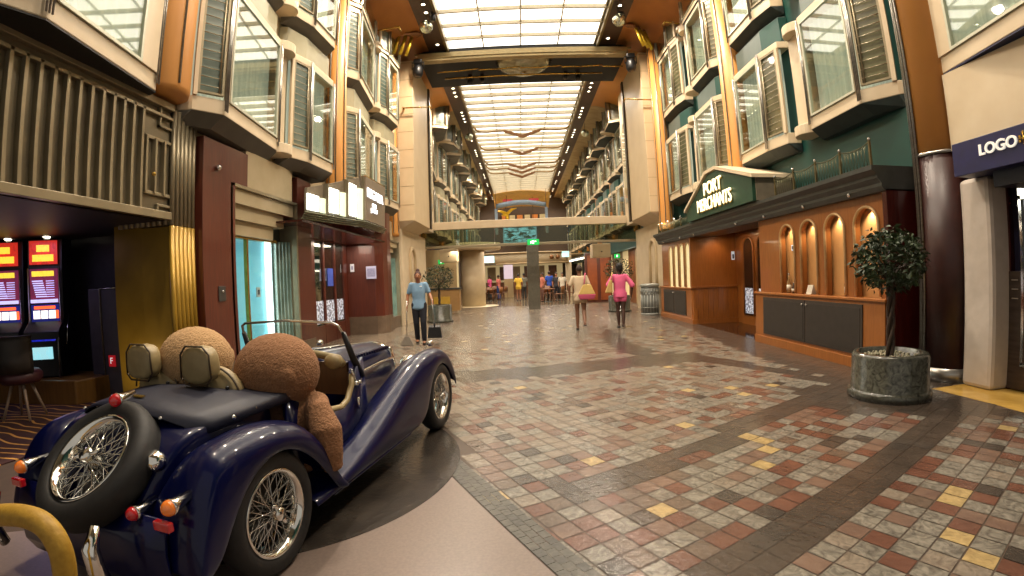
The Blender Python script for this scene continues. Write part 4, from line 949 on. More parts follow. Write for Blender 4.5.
# wheels
def wheel(M, nm='wheel'):
    e = MB(); e.T = M
    W, Ro, Ri = .075, .315, .212
    prof = [(Ri, -W*.75), (Ri+.03, -W), (Ro-.035, -W*1.02), (Ro-.012, -W*.8), (Ro, -W*.5), (Ro+.002, 0), (Ro, W*.5), (Ro-.012, W*.8), (Ro-.035, W*1.02), (Ri+.03, W), (Ri, W*.75)]
    w = e.lathe(prof, 48, closed=True).build(nm, rubber, car)
    e = MB(); e.T = M; e.lathe([(Ri+.008, W*.80), (Ri+.006, W*.9), (Ri-.006, W*.86), (Ri-.014, W*.55), (Ri-.03, W*.2), (Ri-.03, -W*.3), (Ri-.01, -W*.8), (Ri+.004, -W*.9)], 48, caps=False); e.build('rim', chrome, w, solid=.004)
    e = MB(); e.T = M; e.lathe([(0, -.04), (.055, -.04), (.05, .02), (.035, .06), (.036, .085), (.03, .095), (0, .1)], 20)
    for k in range(2): a = k*PI+.3; e.tube([(0, 0, .075), (.062*math.cos(a), .062*math.sin(a), .08), (.075*math.cos(a+.25), .075*math.sin(a+.25), .08)], [.016, .012, .006], 8)
    e.build('hub_spinner', chrome, w)
    e = MB(); e.T = M
    for k in range(60):
        a = 2*PI*k/60; l = k % 3; b = a+(.42 if k % 2 else -.42)
        r0, z0 = ((.036, .055), (.052, -.02), (.05, .0))[l]; z1 = (.02, .035, -.01)[l]
        e.tube([(r0*math.cos(b), r0*math.sin(b), z0), ((Ri-.022)*math.cos(a), (Ri-.022)*math.sin(a), z1)], .0022, 4, cap=False)
    o = e.build('wire_spokes', chrome, w); o['kind'] = 'stuff'
    e = MB(); e.T = M; e.lathe([(0, -.055), (.17, -.055), (.17, -.045), (0, -.045)], 24); e.build('brake_drum', mat('dark_drum', '#1b1712', '#262019', .6), w)
    return w
for s in (1, -1):
    for y, zz in ((0, .312), (2.424, .312)):
        wheel(Matrix.Translation((s*.66, y, zz)) @ Matrix.Rotation(s*PI/2, 4, 'Y') @ Matrix.Rotation(R(20*y+10), 4, 'Z'))
tl = Vector((0, .74, .67)).normalized()      # slope of the tail, from bottom to top
nrm = Vector((0, -.67, .74)).normalized(); MW = Matrix((Vector((1, 0, 0)), tl, nrm)).transposed().to_4x4()
wheel(Matrix.Translation((.09, -.555, .645)) @ MW, 'spare_wheel')
# tonneau cover with studs
secs = []
for y, hw, zt, cr in ((-.20, .40, .765, .09), (-.1, .485, .775, .085), (.1, .515, .79, .07), (.3, .53, .80, .055), (.40, .535, .795, .05), (.46, .52, .80, .045)):
    secs.append([(x, y-.10*(1-(x/hw)**2) if y < -.15 else y-max(0, y-.1)*.6*(1-(x/hw)**2), zt+.012+cr*(1-(x/hw)**2)) for x in np.linspace(-hw, hw, 11)])
for c in secs: c.insert(0, (c[0][0]-.008, c[0][1], c[0][2]-.05)); c.append((c[-1][0]+.008, c[-1][1], c[-1][2]-.05))
tn = MB().loft(secs).build('tonneau_cover', navy_v, car, solid=.01)
for s in (1, -1):
    for y, z in ((.02, .775), (.17, .785), (.33, .79), (.44, .79)): MB().ball((s*(.505+.06*y), y, z), .014).build('stud', chrome, tn)
for x in (-.33, -.15, .12, .3): MB().ball((x, -.22-.06*(1-(x/.4)**2), .79+.07*(1-(x/.4)**2)), .010).build('stud', chrome, tn)
MB().box(-.02, .05, -.16, -.13, .88, .886).build('gold_badge', brass, tn)
# seats
for x in (-.36, .13):
    g = MB(); g.ball((x, .30, .80), (.2, .085, .17), 20, 12); st_ = g.build('seat_back', creamlea, car)
    secs = []
    hr = MB()
    P = [(-.105, -.07), (-.075, -.10), (.07, -.10), (.105, -.06), (.10, .05), (.06, .088), (-.06, .088), (-.10, .045)]
    q = 1.12
    hr.loft([[(x+a*.9*q, .13, 1.0+b*.9*q) for a, b in P], [(x+a*q, .145, 1.0+b*q) for a, b in P], [(x+a*q, .225, 1.005+b*q) for a, b in P], [(x+a*.85*q, .245, 1.005+b*.85*q) for a, b in P]], closed=True)
    h = hr.build('headrest', creamlea, car, sub=1)
    MB().tube([(x+a*q, .145, 1.0+b*q) for a, b in P+P[:1]], .006, 6).build('piping', piping, h)
    MB().tube([(x+.205*math.cos(a), .26, .80+.175*math.sin(a)) for a in np.linspace(.1, PI-.1, 16)], .006, 6).build('piping', piping, st_)
    MB().ball((x+.15, .225, .865), .012).build('button', black, st_)
    MB().box(x-.16 if x > 0 else -.46, x+.18, .5, 1.0, .25, .38).build('seat_cushion', creamlea, car, bevel=.04)
# lamps, caps, bumper
red = mat('red_lens', '#8c0f14', '#a8161c', .15, coat=1, emit='#a81018', es=.12); amber = mat('amber_lens', '#c4661a', '#d8762a', .15, coat=1, emit='#d8702a', es=.15)
def lampu(x, y, z, m, r=.032, L_=.12, nm='tail_lamp'):
    b = MB().tube([(x, y+L_, z+.02), (x, y+.02, z), (x, y, z)], [.012, r*.85, r], 14).build(nm, chrome, car)
    MB().ball((x, y-.004, z), (r*.92, r*1.0, r*.92), 14, 10).build('lens', m, b)
for s in (1, -1):
    if s > 0: lampu(.45 if s > 0 else -.33, -.66, .52, red, .032)
    lampu(.66 if s > 0 else -.46, -.64, .575, amber, .036, .16)
    xr_ = .645 if s > 0 else -.45
    b = MB().box(xr_-.045, xr_+.045, -.69, -.66, .49, .53).build('reflector', red, car, bevel=.006)
lampu(.06, -.40, .90, red, .036, .1, 'stop_lamp')
g = MB(); g.T = Matrix.Translation((.40, -.47, .66)) @ MW; g.lathe([(.03, -.05), (.045, 0), (.05, .02), (.04, .05), (0, .062)], 20); g.build('fuel_cap', chrome, car)
for s in (1, -1):
    secs = []
    MB().tube([(s*.40, -.80, .52), (s*.40, -.84, .44), (s*.41, -.84, .34), (s*.41, -.80, .26)], [.02, .034, .036, .022], 10).build('overrider', chrome, car)
MB().box(-.42, .42, -.5, 2.8, .12, .2).build('chassis', black, car)
MB().loft([[(x, y, z) for x in (-.52, -.3, 0, .3, .6)] for y, z in ((-.62, .50), (-.67, .36), (-.66, .2), (-.6, .12))]).build('rear_valance', navy, car, solid=.02)
for s in (1, -1): MB().ball((s*.62, 2.62, .81), (.035, .06, .03)).build('side_lamp', chrome, car)
for s in (1, -1):
    h = MB().ball((s*.34, 2.75, .58), (.1, .12, .1), 20, 12).build('headlamp', chrome, car)
# teddy bears in the seats
def squeeze(o):
    for v in o.data.vertices:
        if v.co.y > 1.2: v.co.y = 1.2+(v.co.y-1.2)*.9
    for c in o.children: squeeze(c)
def tail(o, k=None):
    for v in o.data.vertices:
        if k is not None: v.co.y += k
        elif v.co.y < -.3: v.co.y = -.3+(v.co.y+.3)*.7
    for c in o.children: tail(c, k)
for o in car.children:
    n_ = o.name.split('.')[0]
    if n_ in ('rear_body', 'rear_wing', 'rear_valance'): tail(o)
    elif n_ in ('spare_wheel', 'tail_lamp', 'stop_lamp', 'fuel_cap', 'overrider', 'reflector'): tail(o, .10)
    if o.name.split('.')[0] in ('front_wing', 'bonnet', 'radiator_shell', 'headlamp', 'side_lamp', 'running_board', 'chassis'): squeeze(o)
def carp(px, py, yl):
    M = WM[car.name].inverted(); e = M @ EYE; d = M.to_3x3() @ ray(px, py); return e+d*((yl-e.y)/d.y)
def teddy(lab, hx, hy, hz, R_, c1, c2, arm=None, lean=0.):
    t = thing('teddy_bear', lab, 'teddy bear', CM @ Matrix.Identity(3) if False else CM, -R(10))
    fur = mat('fur_'+c1, c1, c2, .95, scale=70, bump=1.0, bscale=90, detail=3)
    g = MB(); g.ball((hx, hy, hz), (R_, R_*.92, R_*.86), 24, 16)
    g.ball((hx+.02, hy+.06, hz-.34), (R_*.9, R_*.8, R_*1.1), 20, 14)
    for s in (1, -1): g.ball((hx+s*R_*.55, hy+.12, .34), (.09, .2, .08), 14, 10)
    g.ball((hx, hy+R_*.8, hz-.04), (.09, .1, .08), 14, 10)
    if arm: g.tube(arm[0], arm[1], 16)
    else: g.tube([(hx+R_*.7, hy+.05, hz-.2), (hx+R_*.9, hy+.15, hz-.4)], [.08, .07], 12)
    g.tube([(hx-R_*.6, hy+.05, hz-.2), (hx-R_*.7, hy+.2, hz-.42)], [.08, .07], 12)
    for e in ((hx+R_*.3, hy+R_*.8, hz) if not arm else (hx+R_*.62, hy-R_*.52, hz-.0), (hx-R_*.6, hy+R_*.5, hz+R_*.2)): g.ball(e, (.065, .05, .07), 14, 10)
    remeshed(g, 'plush_body', fur, t, .011, smooth=4, noise=.008)
    for s in (1, -1): MB().ball((hx+s*.06, hy+R_*.92, hz+.05), .015).build('eye', black, t)
    MB().ball((hx, hy+R_*.8+.1, hz-.02), (.03, .02, .02)).build('nose', black, t)
    return t
h1 = carp(196, 360, .46); h2 = carp(277, 371, .56)
teddy('light tan plush teddy bear on the far seat, seen behind the cream headrests', h1.x, .46, h1.z, .245, '#a58259', '#b59268')
P_ = [carp(x, y, yy) for x, y, yy in ((298, 402, .60), (303, 412, .50), (311, 432, .46), (318, 450, .46), (330, 472, .47))]
P_ = [(max(p.x, .58+.14*min(i/2, 1)), p.y+.04, p.z) for i, p in enumerate(P_)]
teddy('brown plush teddy bear on the near seat with one limb hanging over the car door', h2.x, .56, h2.z, .265, '#80583a', '#906848', (P_, [.07, .08, .095, .09, .055]))

# ------------------------------------------------------------------ ceiling ornaments
def curve_pts(P, n=6):
    P = [Vector(p) for p in P]; out = []
    for i in range(len(P)-1):
        p0, p1, p2, p3 = P[max(i-1, 0)], P[i], P[i+1], P[min(i+2, len(P)-1)]
        for k in range(n):
            t = k/n; out.append(.5*((2*p1)+(-p0+p2)*t+(2*p0-5*p1+4*p2-p3)*t*t+(-p0+3*p1-3*p2+p3)*t**3))
    return out+[P[-1]]
copper = mat('copper_blade', '#7a5230', '#926640', .4, metal=.3)
for i, y in enumerate((23.9, 27.4, 31.0, 32.4, 33.8)):
    t = thing('vee_ornament', f'copper V shaped ornament with golden arms under the luminous ceiling, {["nearest", "second", "third", "fourth", "farthest"][i]} of five', 'ceiling ornament', (.4, y, 8.9), 0)
    for s in (1, -1):
        MB().tube(curve_pts([(s*2.5, 0, .45), (s*2.3, 0, .2), (s*1.9, 0, .12), (s*1.4, 0, .14), (s*.95, 0, .16)]), .05, 8).build('golden_arm', mat('gold_painted_arm', '#8c6c38', '#a07e46', .4, metal=.2), t)
        MB().hull([(s*.95, -.05, .2), (s*.95, -.05, .06), (0, -.05, -.28), (0, -.05, -.1)], [(s*.95, .05, .2), (s*.95, .05, .06), (0, .05, -.28), (0, .05, -.1)]).build('blade', copper, t, bevel=.01)
def mirror_ball(lab, p, r, proto=None):
    if proto: o = dup(proto, p, label=lab); o.scale = (r/.2,)*3; return o
    t = thing('mirror_ball', lab, 'mirror ball', p)
    MB().ball((0, 0, 0), .2, 20, 12).build('faceted_globe', mat('mirror_facets', '#a8b09c', '#e8ecd8', .15, metal=.9, scale=30), t)
    for pl_ in t.children[0].data.polygons: pl_.use_smooth = False
    MB().tube([(0, 0, .2), (0, 0, .55)], .012, 6).build('hanger', black, t); return t
mb0 = mirror_ball('mirror ball hanging left of the first luminous ceiling, before the gantry', at_z(426, 27, 8.95), .2)
mirror_ball('mirror ball hanging right of the first luminous ceiling, before the gantry', at_z(619, 20, 8.95), .2, mb0)
for x, y, Y, lab in ((469, 137, 24, 'small mirror ball hanging beyond the gantry at left'), (585, 133, 24, 'small mirror ball hanging beyond the gantry at right')): mirror_ball(lab, at_y(x, y, Y), .2, mb0)
# clusters of curved golden tubes
for s, nm, pts in ((-1, 'left', ((420, 7), (410, 17), (405, 32), (399, 53))), (1, 'right', ((624, 3), (634, 11), (641, 28), (649, 46)))):
    Y = 13.9; P = [at_y(x, y, Y) for x, y in pts]
    P = [Vector((p.x, Y, min(p.z, 9.3))) for p in P]
    t = thing('golden_tube_cluster', f'cluster of three curved golden tubes hanging from the ceiling strip on the {nm}', 'ceiling ornament', P[0])
    for k in range(3):
        o = Vector((.17*(k-1), .12*k, 0)); pp = [p+o*(.35 if i == 0 else 1) for i, p in enumerate(P)]
        tb = MB().tube(curve_pts(pp), .045, 10).build('tube', copper, t, world=True)
        a, b = pp[2], pp[3]; MB().tube([a, b], .055, 10).build('golden_sleeve', mat('bright_gold_tube', '#a8891e', '#d4b53a', .3, metal=.6, scale=8, stretch=(1, 1, 4)), tb, world=True)
def stage_lamp(lab, p, sc=1, proto=None, rz=0):
    if proto: o = dup(proto, p, rz, lab); o.scale = (sc,)*3; return o
    t = thing('stage_light', lab, 'stage light', p, rz)
    MB().lathe([(0, 0), (.12, 0), (.17, .1), (.18, .3), (.12, .42), (0, .44)], 16, (0, 0, -.62)).build('housing', black, t)
    MB().box(-.14, .14, -.1, .1, -.16, 0).build('yoke_base', black, t, bevel=.02)
    g = MB(); g.tube([(-.2, 0, -.35), (-.2, 0, -.1), (.2, 0, -.1), (.2, 0, -.35)], .02, 6); g.build('yoke', black, t)
    MB().lathe([(0, -.01), (.1, -.01), (.1, 0), (0, 0)], 14, (0, 0, -.62)).build('lens', mat('lamp_lens', '#6a6258', None, .1), t); return t
p = at_y(418, 60, 15.0); sl0 = stage_lamp('black moving stage light hanging at the left end of the gantry beam', (p.x, 15.0, p.z))
p = at_y(630, 54, 15.0); stage_lamp('black moving stage light hanging at the right end of the gantry beam', (p.x, 15.0, p.z), 1, sl0)
for x, y, Y, sc, lab in ((470, 70, 17, .6, 'first'), (482, 70, 17, .5, 'second'), (565, 67, 17, .5, 'third'), (577, 67, 17, .6, 'fourth')):
    p = at_y(x, y, Y); stage_lamp(f'small stage light under the dark gantry housing, {lab} from the left', (p.x, Y, min(p.z, 9.1)), sc, sl0)
for x, y, sc, lab in ((433, 12, .5, 'small lamp fixture on the left brown ceiling strip'), (621, 12, .5, 'small lamp fixture on the right brown ceiling strip')):
    p = at_z(x, y, 9.3); stage_lamp(lab, p, sc, sl0)
for (x0, y0, x1, y1, Y, lab) in ((345, 35, 399, 27, 12.6, 'thin brass rod between the upper left bay windows and the gantry'), (665, 22, 716, 26, 12.6, 'thin brass rod between the gantry and the upper right bay windows'), (403, 108, 430, 107, 15.05, 'thin brass rod crossing the left gantry pillar'), (625, 99, 656, 100, 15.05, 'thin brass rod crossing the right gantry pillar')):
    a, b = at_y(x0, y0, Y), at_y(x1, y1, Y)
    a = (max(a.x, WL+.1), Y, a.z); b = (min(b.x, WR-.1), Y, b.z); t = thing('brass_rod', lab, 'rod', a); MB().tube([a, b], .022, 8).build('rod', brass, t, world=True)
    MB().tube([(a[0], Y-.02, a[2]), (a[0], Y+.25, a[2])], .03, 8).build('end_bracket', brass, t, world=True); MB().tube([(b[0], Y-.02, b[2]), (b[0], Y+.25, b[2])], .03, 8).build('end_bracket', brass, t, world=True)

# ------------------------------------------------------------------ glass bridge beyond the gantry
t = thing('glass_bridge', 'glass sided footbridge with a cream top beam crossing the hall behind the gantry', 'bridge', (.4, 19.4, 2.8))
MB().box(-4.1, 5.1, 19.3, 19.5, 3.52, 3.84).build('top_beam', cream, t, world=True, bevel=.02)
MB().box(-4.1, 5.1, 19.3, 19.45, 2.76, 2.86).build('bottom_rail', bronze_l, t, world=True, bevel=.01)
for i, (a, b) in enumerate(((-4.05, -1.0), (-.98, 2.0), (2.02, 5.05))): MB().box(a, b, 19.36, 19.375, 2.86, 3.52).build('glass_panel', glass_mat('bridge_glass', '#c2c8b4', .06), t, world=True)
exi = mat('exit_green', '#0c8a3a', '#10a044', .4, emit='#18b04c', es=1.0)
cap = thing('stone_post', 'square grey stone post standing in the middle of the hall under the footbridge', 'post', (.6, 21.6, 0))
MB().box(.33, .87, 21.5, 21.9, 0, 2.95).build('shaft', stone_mat('grey_stone_post', '#57534a', '#6e6a5e', True, .4), cap, world=True, bevel=.015)
a, b = at_y(527.5, 245, 19.2), at_y(539, 239, 19.2)
ex = thing('exit_sign', 'small glowing green running man exit sign on the footbridge rail above the stone post', 'sign', (a.x, 19.2, a.z))
MB().box(a.x, b.x, 19.2, 19.3, a.z, b.z).build('box', exi, ex, world=True)
m_ = (a.x+b.x)/2; g = MB(); g.box(m_-.05, m_+.03, 19.19, 19.2, a.z+.05, b.z-.05); g.box(m_+.06, m_+.12, 19.19, 19.2, a.z+.12, a.z+.16); g.box(m_-.12, m_-.08, 19.19, 19.2, a.z+.06, a.z+.14); g.build('pictogram', mat('white_picto', '#ffffff', None, .5, emit='#ffffff', es=1.5), ex, world=True)

# ------------------------------------------------------------------ far half of the hall
warm_plaster = mat('warm_plaster', '#a08a66', '#b39b74', .5, scale=2)
struct('wall_far', MB().box(-6, 7, 47, 47.2, 0, 9.6), mat('far_wall_brown', '#4a3a2e', '#5c4a3a', .6, scale=.6))
struct('ceiling_low_far', MB().box(-4.6, WR+.5, 36, 47, 3.1, 3.2), warm_plaster)
lowm = [warm_plaster, mat('far_wood', '#5a3418', '#7a4a26', .4, scale=2), mat('far_lit_wall', '#c8b484', '#e0cc9c', .5, scale=1.2, emit='#d8c08c', es=.35), mat('far_dark', '#2a1d15', '#382820', .5)]
g = MB()
random.seed(3)
for s, X in ((-1, WL-.35), (1, WR+.35)):
    y = 19.8
    while y < 46:
        L_ = random.uniform(.6, 1.6); g.m = random.choice((0, 1, 2, 3)); g.box(min(X, X+s*.2), max(X, X+s*.2), y, y+L_, 0, 3.4); y += L_
struct('wall_far_shops', g, lowm)
for i, (px0, px1, pt, pb, Y, m, lab) in enumerate(((462, 486, 250, 303, 25.5, cream, 'round cream column on the left beyond the footbridge'),)):
    a, b = at_y(px0, 303, Y), at_y(px1, 303, Y); cxx = (a.x+b.x)/2; t = thing('cream_column', lab, 'column', (cxx, Y, 0))
    MB().lathe([(0, 0), ((b.x-a.x)/2, 0), ((b.x-a.x)/2, 3.0), (0, 3.0)], 36).build('shaft', cream, t)
    MB().lathe([(0, 3.0), (1.5, 3.0), (1.55, 3.05), (1.55, 3.35), (0, 3.35)], 36).build('capital_disc', cream, t)
    MB().lathe([(0, 0), (1.35, 0), (1.35, .012), (0, .012)], 36).build('floor_ring', mat('pale_floor_ring', '#c8b898', '#d4c4a4', .3), t)
def boxthing(nm, lab, cat, x0, x1, y0, y1, z0, z1, m, pn='body', detail=None):
    t = thing(nm, lab, cat, ((x0+x1)/2, (y0+y1)/2, z0)); MB().box(x0, x1, y0, y1, z0, z1).build(pn, m, t, world=True, bevel=.01)
    if detail: detail(t)
    return t
# wall block with service counter at left behind the gantry
def d1(t):
    MB().box(-4.15, -3.3, 19.28, 19.3, 1.0, 1.05).build('ledge', dkgrey, t, world=True)
boxthing('wall_block', 'cream boxed beam end under the left side of the footbridge', 'beam', -3.5, -2.75, 20.6, 21.4, 2.25, 2.8, cream, detail=lambda t: MB().ball((-3.1, 20.58, 2.5), .03).build('detector', dkgrey, t, world=True))
boxthing('wall_block', 'cream boxed beam end under the right side of the footbridge', 'beam', 3.2, 4.0, 20.6, 21.4, 2.2, 2.8, cream, detail=lambda t: MB().ball((3.6, 20.58, 2.45), .03).build('detector', dkgrey, t, world=True))
def exits(lab, x, Y, z):
    t = thing('exit_sign', lab, 'sign', (x, Y, z)); MB().box(x-.13, x+.13, Y-.03, Y+.03, z, z+.2).build('box', exi, t, world=True); MB().box(x-.03, x+.03, Y-.035, Y-.03, z+.05, z+.15).build('pictogram', mat('white_picto', '#ffffff', None, .5, emit='#ffffff', es=1.5), t, world=True)
p = at_y(441, 262, 22); exits('small green exit sign on the left wall behind the ficus tree', p.x, 22, p.z-.1)
p = at_y(617, 256, 22); exits('small green exit sign on the right behind the woman in pink', p.x, 22, p.z-.1)
struct('wall_left_service', MB().box(-4.6, -3.0, 22.2, 22.35, 0, 2.9), warm_plaster)
cnt = thing('service_counter', 'wooden service counter with dark top and yellow cleaning trolley panel at the left', 'counter', (-3.6, 19.6, 0))
g = MB(); g.box(-4.1, -2.6, 19.9, 20.5, .15, 1.05); g.build('body', mat('counter_wood', '#8a6a40', '#9c7a4c', .4, scale=3), cnt, world=True); MB().box(-4.15, -2.55, 19.85, 20.55, 1.05, 1.12).build('top', dkgrey, cnt, world=True)
MB().box(-3.7, -3.0, 19.86, 19.9, .25, .75).build('yellow_panel', mat('yellow_panel', '#a8862c', '#b89638', .4), cnt, world=True)
# cream arched canopy across the far passage
t = thing('arched_canopy', 'cream arched cafe canopy with medallions spanning the far passage', 'canopy', (.4, 34, 2.5))
pts = np.linspace(-1, 1, 17)
g = MB(); g.loft([[(.4+3.1*u, 34-.8*(1-u*u), z) for u in pts] for z in (2.45, 3.2)]).build('fascia', cream, t, world=True, solid=.15)
g = MB(); g.tube([(.4+3.1*u, 33.88-.8*(1-u*u), 2.45) for u in pts], .06, 8); g.build('lower_moulding', warm_plaster, t, world=True); g = MB(); g.tube([(.4+3.1*u, 33.88-.8*(1-u*u), 3.2) for u in pts], .06, 8); g.build('upper_moulding', warm_plaster, t, world=True)
for u in (-.75, .55, .72): MB().lathe([(0, 0), (.16, 0), (.16, .06), (0, .08)], 16).build('tmp', copper) if False else None
for u in (-.78, .6, .74):
    g = MB(); g.T = Matrix.Translation((.4+3.1*u, 33.84-.8*(1-u*u), 2.85)) @ Matrix.Rotation(PI/2, 4, 'X'); g.lathe([(0, 0), (.16, 0), (.16, .05), (0, .07)], 16); g.build('medallion', copper, t, world=True)
for s in (-1, 1): MB().box(.4+s*3.1-.2, .4+s*3.1+.2, 33.9, 34.3, 0, 3.2).build('post', cream, t, world=True)
# big screen and end structures
sc = thing('video_screen', 'large blue video screen hanging at the far end of the hall', 'screen', (.15, 44, 4.5))
a, b = at_y(503.5, 243.5, 44), at_y(536.5, 222.5, 44)
MB().box(a.x, b.x, 44, 44.1, a.z, b.z).build('frame', mat('pale_blue_frame', '#7fb4d8', '#8fc4e4', .4, emit='#7fb4d8', es=.5), sc, world=True)
def screen_mat():
    m = mat('screen_picture', '#7ec4f0', '#1e3428', .3, scale=1.6, sharp=(.42, .58), emit='#ffffff', es=1.5, stretch=(1, 1, 2.2), dist=1)
    n = m.node_tree.nodes; p = n['Principled BSDF']; m.node_tree.links.new(p.inputs['Base Color'].links[0].from_socket, p.inputs['Emission Color']); return m
for x_ in (a.x+.3, b.x-.3): MB().tube([(x_, 44.05, b.z), (x_, 44.05, 9.5)], .03, 6).build('hanging_cable', dkgrey, sc, world=True)
MB().box(a.x+.12, b.x-.12, 43.97, 44, a.z+.12, b.z-.12).build('picture', screen_mat(), sc, world=True)
a, b = at_y(496, 209, 42), at_y(546, 203.5, 42)
t = thing('blue_arch_beam', 'pale blue curved beam across the far end above the video screen', 'beam', (a.x, 42, a.z))
g = MB(); g.loft([[(a.x+(b.x-a.x)*u, 42, a.z+.3*math.sin(PI*u)+dz) for u in np.linspace(0, 1, 13)] for dz in (0, b.z-a.z+.1)]).build('beam', mat('pale_blue_beam', '#7c8ea4', '#8c9eb4', .5), t, world=True, solid=.15)
for xx in (a.x, b.x): MB().box(xx-.12, xx+.12, 41.9, 42.1, a.z-2.3, a.z).build('end_post', mat('pale_blue_beam', '#7c8ea4', '#8c9eb4', .5), t, world=True); MB().tube([(xx, 42, a.z), (xx, 42, 9.5)], .02, 6).build('hanging_cable', dkgrey, t, world=True)
t = thing('golden_dome_ceiling', 'amber lit curved ceiling band with red panels at the far end', 'ceiling panel', (.4, 45, 8.6))
g = MB(); g.loft([[(.4+2.6*u, y, z+.25*(1-u*u)) for u in np.linspace(-1, 1, 11)] for y, z in ((42, 9.0), (44, 8.8), (46, 8.2))]).build('band', mat('amber_band', '#a87c3c', '#c09448', .5, emit='#b0823c', es=.3), t, world=True, solid=.05)
for x in (-.9, 1.5): MB().box(x-.45, x+.45, 43.4, 43.5, 8.55, 8.75).build('red_panel', mat('red_panel', '#c04848', '#d05858', .5, emit='#c04848', es=.5), t, world=True)
p = at_y(507, 214, 43)
t = thing('golden_sculpture', 'golden winged sculpture hanging above the far end of the hall', 'sculpture', p)
for dx, dz, ex_, ez in ((0, 0, -1.0, .3), (0, 0, .9, .5), (0, 0, .1, -.8), (0, 0, -.5, -.1)): MB().tube([(p.x+dx, 43, p.z+dz), (p.x+ex_*.5, 43, p.z+ez*.8), (p.x+ex_, 43, p.z+ez)], [.16, .12, .03], 8).build('wing', mat('sculpture_gold', '#c89a20', '#e0b430', .35, metal=.5, emit='#c89a20', es=.25), t, world=True)
MB().tube([(p.x, 43, p.z), (p.x, 43, 9.5)], .02, 6).build('hanging_cable', dkgrey, t, world=True)
for x0, x1, lab in ((-1.9, -.9, 'lit amber opening below the golden sculpture at the far end'),):
    pass
t = thing('far_gallery', 'lit gallery windows at the far end of the hall behind the golden sculpture', 'gallery', (.5, 46.5, 6))
for k in range(6): MB().box(-1.6+k*.75, -1.05+k*.75, 46.8, 46.95, 6.9, 7.7).build('lit_window', lowm[2] if k % 2 else mat('far_orange_glow', '#c87838', '#d88848', .5, emit='#c87838', es=.5), t, world=True)
g = MB(); g.box(-2, 3, 46.6, 46.7, 6.75, 6.88); g.build('hand_rail', brass, t, world=True)
# row of little lamps and shop fronts at the right beyond the bridge
t = thing('panelled_doorway', 'panelled mahogany double door on the right beyond the footbridge', 'door', (4.3, 25, 0))
a, b = at_y(586, 296, 25), at_y(611, 252, 25)
MB().box(a.x, b.x, 25, 25.2, 0, b.z).build('frame', redwood, t, world=True)
for k in range(2):
    x0 = a.x+.12+k*((b.x-a.x)/2-.03); x1 = x0+(b.x-a.x)/2-.2; MB().box(x0, x1, 24.95, 25.0, .1, b.z-.15).build('leaf', mat('brighter_mahogany', '#7a3a18', '#8e4822', .4, scale=3), t, world=True, bevel=.01)  # leaves in a brighter red-brown than the frame
t = thing('fluorescent_strip', 'bright slanting strip light over the shop on the right beyond the footbridge', 'light', at_y(582, 258, 28))
a, b = at_y(570, 261, 30), at_y(588, 257, 26); MB().tube([a, b], .05, 8).build('tube', mat('strip_glow', '#ffffff', None, .5, emit='#fff4d8', es=4), t, world=True); MB().tube([a+Vector((0, 0, .08)), b+Vector((0, 0, .08))], .05, 6).build('housing', dkgrey, t, world=True)
t = thing('hanging_sign', 'small pale blue hanging screen under the far canopy on the right', 'sign', at_y(565, 254, 30)); a, b = at_y(562, 257, 30), at_y(569, 251, 30)
MB().box(a.x, b.x, 30, 30.08, a.z, b.z).build('panel', mat('pale_cyan_sign', '#a8e0dc', None, .5, emit='#a8e0dc', es=.8), t, world=True); MB().tube([((a.x+b.x)/2, 30.04, b.z), ((a.x+b.x)/2, 30.04, 3.1)], .02, 6).build('rod', dkgrey, t, world=True)
t = thing('hanging_sign', 'blue and white lit overhead screens left of the far passage', 'sign', at_y(485, 258, 30))
for x0, x1, y0, y1, c in ((477, 482, 264, 254, '#9cc8ff'), (484, 494, 263, 256, '#b8ecf4')):
    a, b = at_y(x0, y0, 30), at_y(x1, y1, 30); MB().box(a.x, b.x, 30, 30.08, a.z, b.z).build('screen', mat('lit'+c, c, None, .5, emit=c, es=1.1), t, world=True)
a, b = at_y(478, 264.5, 30), at_y(496, 263.5, 30); MB().box(a.x, b.x, 30, 30.1, a.z-.06, a.z).build('bracket', dkgrey, t, world=True)
t = thing('white_banner', 'tall pale lilac banner panel beneath the far arched canopy', 'banner', at_y(508, 278, 36)); a, b = at_y(504, 279, 36), at_y(512.5, 262, 36); MB().box(a.x, b.x, 36, 36.06, a.z, b.z).build('panel', mat('lilac_banner', '#c8bcd0', None, .6, emit='#c8bcd0', es=.4), t, world=True); MB().box(a.x, b.x, 36, 36.08, 0, a.z).build('stand', warm_plaster, t, world=True)
t = thing('back_bar', 'lit back bar with shelves at the end of the far passage', 'counter', (.5, 45, 0))
g = MB(); g.box(-2.8, 3.6, 45, 45.6, 0, 1.1); g.build('counter', lowm[1], t, world=True); MB().box(-3.5, 4.2, 46.7, 46.9, 1.1, 3.1).build('lit_wall', lowm[2], t, world=True)
for k in range(6): MB().box(-3.2+k*1.2, -2.4+k*1.2, 46.5, 46.68, 1.3, 2.6).build('shelf_unit', lowm[k % 2+0], t, world=True)
lamp('AREA', (.5, 40, 3.0), 260, WARM, 5, size_y=6)
lamp('AREA', (.5, 28, 2.9), 160, WARM, 5, size_y=6)
lamp('AREA', (-2.6, 20.8, 2.7), 30, (1, .85, .6), .8)
lamp('AREA', (4.2, 23, 2.7), 50, WARM, 1.2)
# casino and front lights
lamp('AREA', (-6.3, 4.3, 2.2), 5, (.6, .5, 1), .5, size_y=.5)
lamp('SPOT', (-4.75, 4.4, .5), 6, (1, .8, .5), .1, rot=(R(100), 0, R(0)), angle=120)

